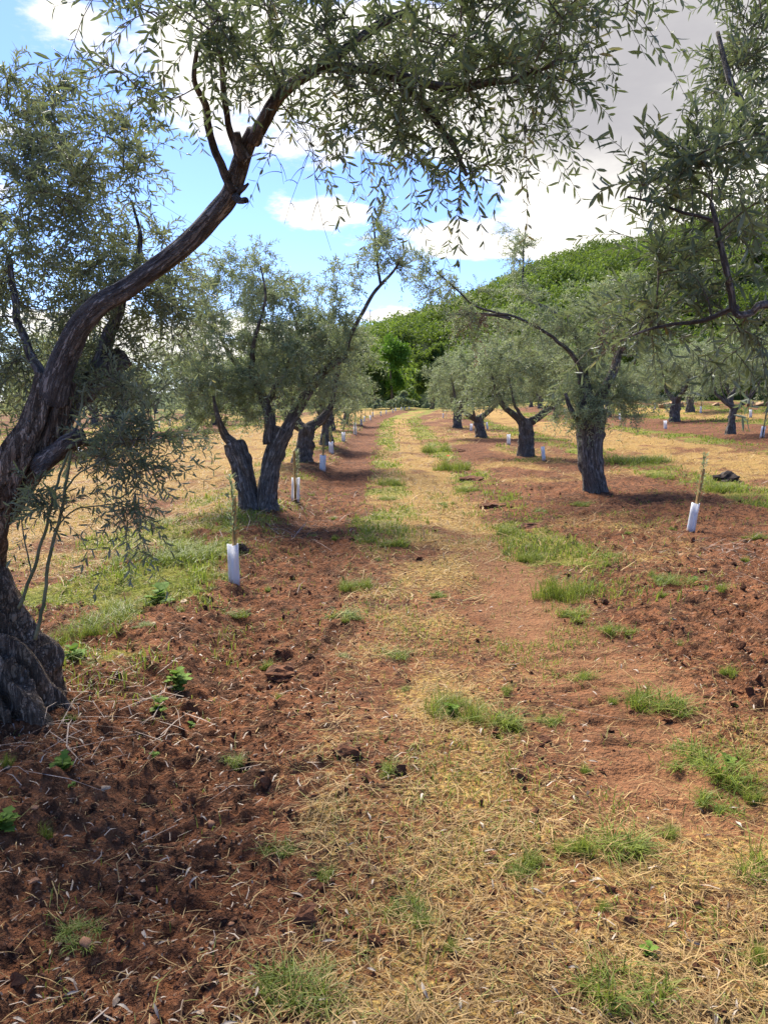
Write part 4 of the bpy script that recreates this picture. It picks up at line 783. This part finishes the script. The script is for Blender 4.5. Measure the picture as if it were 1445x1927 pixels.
strands('leaf_litter', 15000, lambda x, y: np.clip(.25 * soilness(x, y) * (.6 + .8 * fbm2(x * 2, y * 2, 2, 55)) + .5 * np.exp(-((x + 1.3) / .7) ** 2 - ((y - 3.7) / .9) ** 2) + .03, 0, 1), 504, 9, 1.5, .010, .042, .0034, 'litter', 'pale dry leaf bits and chaff strewn over the soil', .014, 'leaf litter')
def blades(P, H, W, lean, r_):
    m = len(P); a = r_.uniform(0, 6.28, m); d = np.stack([np.cos(a), np.sin(a), 0 * a], 1); S = np.stack([-np.sin(a), np.cos(a), 0 * a], 1); ln = (lean * r_.uniform(.2, 1.3, m))[:, None]; H = H[:, None]; W = W[:, None]; up = np.array([0, 0, 1.0])
    m1 = P + up * H * .55 + d * H * ln * .3; t = P + up * H * (1 - .3 * ln) + d * H * ln
    V = np.stack([P - S * W / 2, P + S * W / 2, m1 + S * W * .4, m1 - S * W * .4, t], 1).reshape(-1, 3); o = (np.arange(m) * 5)[:, None]; return V, [o + np.array([0, 1, 2, 3]), o + np.array([3, 2, 4])]
p, r_ = scatter(230000, lambda x, y: np.clip(zones(x, y)[1] * 1.4 - .08, 0, 1) * sst(-.75, .15, fbm2(x * 2.6, y * 2.0, 3, 69)), 601, y0=3.5, y1=60, pw=1.5); m = len(p); W = .004 + .0009 * p[:, 1]; H = r_.uniform(.03, .12, m) * (.8 + .5 * fbm2(p[:, 0] * 2, p[:, 1] * 2, 2, 9))
V, Fq = blades(p, np.maximum(H, .02), W, .9, r_)
tag(obj('grass', mesh('grass', V, Fq, M['grass'], False, fc={'rnd': np.tile(np.clip(.3 + .3 * vn2(p[:, 0] * 1.5, p[:, 1] * 1.5, 8) + r_.normal(.12, .2, m), 0, 1), 2)})), 'short green grass growing along the verges of the track and rows', 'grass', kind='stuff')
p, r_ = scatter(150000, lambda x, y: np.clip(sst(.25, .75, fbm2(x * 2.2, y * 1.8, 3, 67)) * .8 + .05, 0, 1) * (1 - .75 * soilness(x, y)) * (.35 + .65 * sst(2.5, 4.5, y)), 602, y0=1.55, y1=14, pw=1.7); m = len(p)
V, Fq = blades(p, r_.uniform(.015, .055, m) * (1 + .04 * p[:, 1]), .0024 + .0005 * p[:, 1], 1.2, r_)
tag(obj('grass', mesh('grass', V, Fq, M['grass'], False, fc={'rnd': np.tile(np.clip(r_.normal(.55, .3, m), 0, 1), 2)})), 'thin green and yellow shoots coming up through the straw of the track', 'grass', kind='stuff')
p, r_ = scatter(26000, lambda x, y: np.clip(band(x, -3.3, -1.05, .35) * sst(3.3, 4.2, y) * (1 - sst(8.5, 10, y)) * sst(-.2, .5, fbm2(x * 2.1, y * 2.1, 3, 68)), 0, 1), 603, y0=3.2, y1=10, pw=1.0); m = len(p)
V, Fq = blades(p, r_.uniform(.03, .11, m), np.full(m, .0055), 1.1, r_)
tag(obj('grass', mesh('grass', V, Fq, M['grass'], False, fc={'rnd': np.tile(np.clip(r_.normal(.5, .28, m), 0, 1), 2)})), 'ragged weedy grass on the left bank around the nearest guard', 'grass', kind='stuff')
TUFT = []
for q in range(7):
    r_ = np.random.default_rng(620 + q); m = 460; nc = 11; ca = r_.uniform(0, 6.28, nc); cr = .46 * r_.random(nc) ** .6; ch = r_.uniform(.25, 1, nc); ci = r_.integers(nc, size=m)
    P = np.stack([np.cos(ca[ci]) * cr[ci] + r_.normal(0, .075, m), np.sin(ca[ci]) * cr[ci] + r_.normal(0, .075, m), np.full(m, -.05)], 1); H = (.12 + .75 * r_.random(m) ** 1.6) * ch[ci] + .06
    V, Fq = blades(P, H, r_.uniform(.012, .024, m), 1.15, r_); TUFT.append(mesh('grass_tuft', V, Fq, M['grass'], False, fc={'rnd': np.tile(np.clip(r_.normal(.42, .27, m), 0, 1), 2)}))
PATCH = []
for q in range(4):
    r_ = np.random.default_rng(660 + q); m = 1500; nc = 26; ca = r_.uniform(0, 6.28, nc); cr = .5 * r_.random(nc) ** .55; ch = r_.uniform(.25, 1, nc); ci = r_.integers(nc, size=m)
    P = np.stack([np.cos(ca[ci]) * cr[ci] + r_.normal(0, .06, m), np.sin(ca[ci]) * cr[ci] + r_.normal(0, .06, m), np.full(m, -.04)], 1); H = (.10 + .75 * r_.random(m) ** 1.8) * ch[ci] + .05
    V, Fq = blades(P, H, r_.uniform(.005, .010, m), .55, r_); PATCH.append(mesh('grass_tuft', V, Fq, M['grass'], False, fc={'rnd': np.tile(np.clip(r_.normal(.42, .27, m), 0, 1), 2)}))
r = np.random.default_rng(71)
def tuft(p, w, h, label, q, group='grass tufts'):
    o = obj('grass_tuft', PATCH[q % 4] if w > .33 else TUFT[q % 7], None, None, (p[0], p[1], p[2])); o.scale = (w, w * .85, h); o.rotation_euler[2] = r.uniform(0, 6.28); tag(o, label, 'grass tuft', group)
for q, (px, py, wpx, hpx, lb) in enumerate([(690, 1018, 50, 38, 'left one of two bright grass tufts on the left of the track'), (743, 1028, 55, 38, 'right one of two bright grass tufts on the left of the track'), (735, 912, 60, 26, 'bright grass patch in the middle distance of the track'), (732, 940, 45, 14, 'low thin grass patch below the middle distance one'),
        (668, 1105, 75, 36, 'ragged grass patch along the furrow edge'), (655, 1170, 70, 32, 'low grass patch nearer along the furrow edge'), (1000, 1055, 60, 34, 'grass tuft on the right verge above the tall one'), (955, 1005, 50, 30, 'grass tuft beside the crumbled earth heap'), (1060, 1125, 110, 75, 'tall seeding grass tuft on the right verge'), (1075, 1165, 70, 40, 'shorter grass at the foot of the tall seeding tuft'),
        (855, 1345, 130, 75, 'large dense green tuft in the middle of the straw'), (955, 1372, 90, 62, 'grass clump right of the large dense tuft'), (1212, 1325, 90, 80, 'tall narrow grass clump beside the wheel track'), (1280, 1335, 90, 45, 'spreading green patch right of the narrow clump'), (1160, 1195, 60, 40, 'green tuft at the edge of the dark soil'), (1270, 1098, 90, 18, 'flat yellow green patch on the right soil'), (828, 1122, 36, 22, 'small round tuft in the middle of the track'), (826, 948, 30, 14, 'tiny bright tuft far up the track'),
        (350, 1050, 150, 40, 'broad bright grass bank behind the nearest guard'), (270, 1055, 110, 38, 'bright grass left of the broad bank'), (420, 1085, 50, 30, 'grass at the foot of the nearest guard'), (300, 985, 90, 26, 'yellow green grass patch before the straw field'), (190, 1190, 130, 55, 'loose grass clump near the gnarled trunk'), (250, 1150, 110, 45, 'grass clump on the left bank'), (440, 1165, 50, 28, 'small tuft beside the furrow stones'), (100, 1215, 90, 60, 'grass beside the foot of the gnarled trunk'),
        (528, 1868, 110, 95, 'bright green tuft in the dark soil at the bottom'), (600, 1880, 110, 80, 'dry mixed tuft right of the bottom green tuft'), (1175, 1880, 130, 95, 'yellow green tuft at the bottom right'), (1085, 1605, 60, 75, 'upright yellowing tuft in the mown straw'), (1395, 1470, 110, 75, 'green clump at the right edge'), (1425, 1645, 90, 80, 'dark green tuft at the right edge below the clump'), (1190, 1605, 110, 60, 'flattened grass in the lower right straw'), (515, 1610, 60, 40, 'thin tuft at the edge of the straw'),
        (1305, 1430, 110, 40, 'olive green patch near the right edge'), (1350, 1520, 80, 45, 'thin grass near the right edge clump'), (850, 885, 70, 40, 'fresh green verge grass below the poppy'), (885, 925, 50, 24, 'pale green tuft by the red earth ridge'), (820, 850, 60, 30, 'verge grass left of the poppy'), (1030, 965, 60, 14, 'flat grass below the straight trunk'), (1100, 950, 60, 12, 'sparse grass at the base of the straight trunk'), (1240, 900, 60, 24, 'grass strip behind the leaning guard'), (1360, 925, 80, 28, 'grass round the black clod'), (1200, 870, 120, 26, 'grass strip right of the straight trunk'),
        (615, 1650, 40, 38, 'sparse yellow shoots in the bottom straw'), (740, 1235, 60, 28, 'thin green shoots in the straw above the dense tuft'), (800, 1745, 40, 40, 'few upright shoots in the bottom straw'), (980, 1640, 60, 34, 'dark tuft in a hollow of the straw'), (1420, 1020, 40, 22, 'small dark plant tuft at the right edge'), (1150, 1055, 40, 14, 'small yellow tuft on the right soil')]):
    p = gp(px, py); d = np.linalg.norm(p - CAM); tuft(p, wpx * d / F, max(.03, hpx * d / F * .95), lb, q)
for q in range(70):
    y = 2.0 + 12 * r.random() ** 1.3; x = r.uniform(-.5, .5) * (y + .2); p = (x, y, float(land(x, y))); tuft(p, r.uniform(.05, .16), r.uniform(.05, .13), 'sparse little grass sprout on the ' + where(x, y), int(r.integers(7)), 'little grass sprouts')

# fallen olive leaves
LIT = []
for q in range(4):
    n = 5; t = np.linspace(0, 1, 6); w = np.array([.012, .065, .085, .075, .045, .0]) * (1 + .1 * q); z = .12 * np.sin(t * 3.14 * (1 + .2 * q)) - .08 * t * q * .5
    V = np.concatenate([np.stack([t - .5, w, z + .03], 1), np.stack([t - .5, 0 * w + .02 * np.sin(t * 3), z], 1), np.stack([t - .5, -w, z + .03], 1)])
    Fq = [[a * 6 + b, a * 6 + b + 1, a * 6 + 7 + b, a * 6 + 6 + b] for a in (0, 1) for b in range(5)]
    LIT.append(mesh('fallen_leaf', V, [np.array(Fq)], M['litter'], True, fc={'rnd': np.full(10, (.2, .5, .75, .95)[q])}))
r = np.random.default_rng(81); cnt = 0
while cnt < 260:
    y = 1.75 + 5 * r.random() ** 1.9; x = r.uniform(-.6, .6) * (y + .3)
    if zones(np.array([x]), np.array([y]))[0][0] > .6 and r.random() < .55: continue
    z = float(land(x, y)); o = obj('fallen_leaf', LIT[int(r.choice(4, p=[.35, .3, .2, .15]))], None, None, (x, y, z + .012)); s = r.uniform(.03, .055); o.scale = (s, s, s); o.rotation_euler = (r.normal(0, .35), r.normal(0, .25), r.uniform(0, 6.28))
    tag(o, 'dry curled olive leaf fallen on the ' + where(x, y), 'fallen leaf', 'fallen olive leaves'); cnt += 1

# broad-leaved weeds and a poppy
def weed_leaf(lobed):
    t = np.linspace(0, 1, 7); w = np.sin(t * 3.14) ** .7 * .34 * (1 + (.35 * np.sin(t * 22) if lobed else 0)); z = .25 * t - .35 * t ** 2
    V = np.concatenate([np.stack([-w, t, z + .05], 1), np.stack([0 * w, t, z], 1), np.stack([w, t, z + .05], 1)]); Fq = [[a * 7 + b, a * 7 + 7 + b, a * 7 + 8 + b, a * 7 + b + 1] for a in (0, 1) for b in range(6)]
    return mesh('leaf', V, [np.array(Fq)], M['weed'], True, fc={'rnd': np.full(12, .7 if lobed else .45)})
WL = [weed_leaf(True), weed_leaf(False)]
V, f, t, bk = tube(np.array([[0, 0, -.05], [.03, 0, .5], [0, .04, 1]]), np.array([.03, .025, .012]), 6, .02); WSTEM = mesh('stem', V, [f, t], M['shoot'], True)
for px, py, wpx, n, kd, lb in [(335, 1300, 70, 20, 0, 'lobed leafy weed on the left bank'), (300, 1350, 50, 12, 0, 'low bright weed below the lobed one'), (140, 1255, 60, 14, 1, 'bright broad leaved plant beside the gnarled trunk'), (118, 1460, 50, 12, 0, 'small grey green weed in the dark soil'), (138, 1500, 22, 7, 1, 'tiny bright seedling below the grey green weed'), (8, 1575, 60, 16, 0, 'leafy weed cut by the left edge'),
                               (1308, 1095, 24, 9, 1, 'bright seedling on the right soil'), (1326, 1125, 18, 8, 1, 'round rosette below the bright seedling'), (1382, 1340, 18, 7, 1, 'bright seedling beside grey pebbles'), (300, 1140, 70, 14, 1, 'dark broad leaved plant on the left bank'), (290, 1440, 26, 8, 0, 'pale little weed in the dug soil'), (360, 1375, 22, 7, 1, 'small yellow green seedling by the furrow'), (850, 1345, 45, 14, 0, 'dark leafy weed within the dense tuft'), (1370, 1455, 40, 12, 0, 'clover like weed at the right edge clump'), (1220, 1800, 40, 10, 0, 'small weed in the bottom right grass')]:
    p = gp(px, py); d = np.linalg.norm(p - CAM); s = wpx * d / F; e = empty('weed', p, lb, 'weed', 'weeds on the ground'); sm_ = obj('stem', WSTEM, None, e); sm_.scale = (s * .5, s * .5, s * .38)
    for q in range(int(n * 1.7)):
        o = obj('leaf', WL[kd], None, e); a = q * 2.4 + r.uniform(-.3, .3); hh = r.uniform(0, .38); o.location = (math.cos(a) * s * .05, math.sin(a) * s * .05, hh * s); o.rotation_euler = (r.uniform(.0, .8), 0, a); l = s * r.uniform(.2, .46); o.scale = (l, l, l)
p = gp(843, 878); po = empty('poppy', p, 'single red poppy flowering in the verge grass', 'poppy'); o = obj('stem', WSTEM, None, po); o.scale = (.15, .15, .26)
V = []; Fq = []
for q in range(5):
    a = q * 1.257; d = np.array([math.cos(a), math.sin(a), 0]); s = np.array([-d[1], d[0], 0]); b = len(V)
    V += [np.zeros(3), d * .035 - s * .025 + (0, 0, .02), d * .055 + (0, 0, .035), d * .035 + s * .025 + (0, 0, .02)]; Fq.append([b, b + 1, b + 2, b + 3])
obj('flower', mesh('flower', np.array(V), [np.array(Fq)], M['poppy'], False, fc={'rnd': np.full(5, .5)}), None, po, (0, .01, .26))
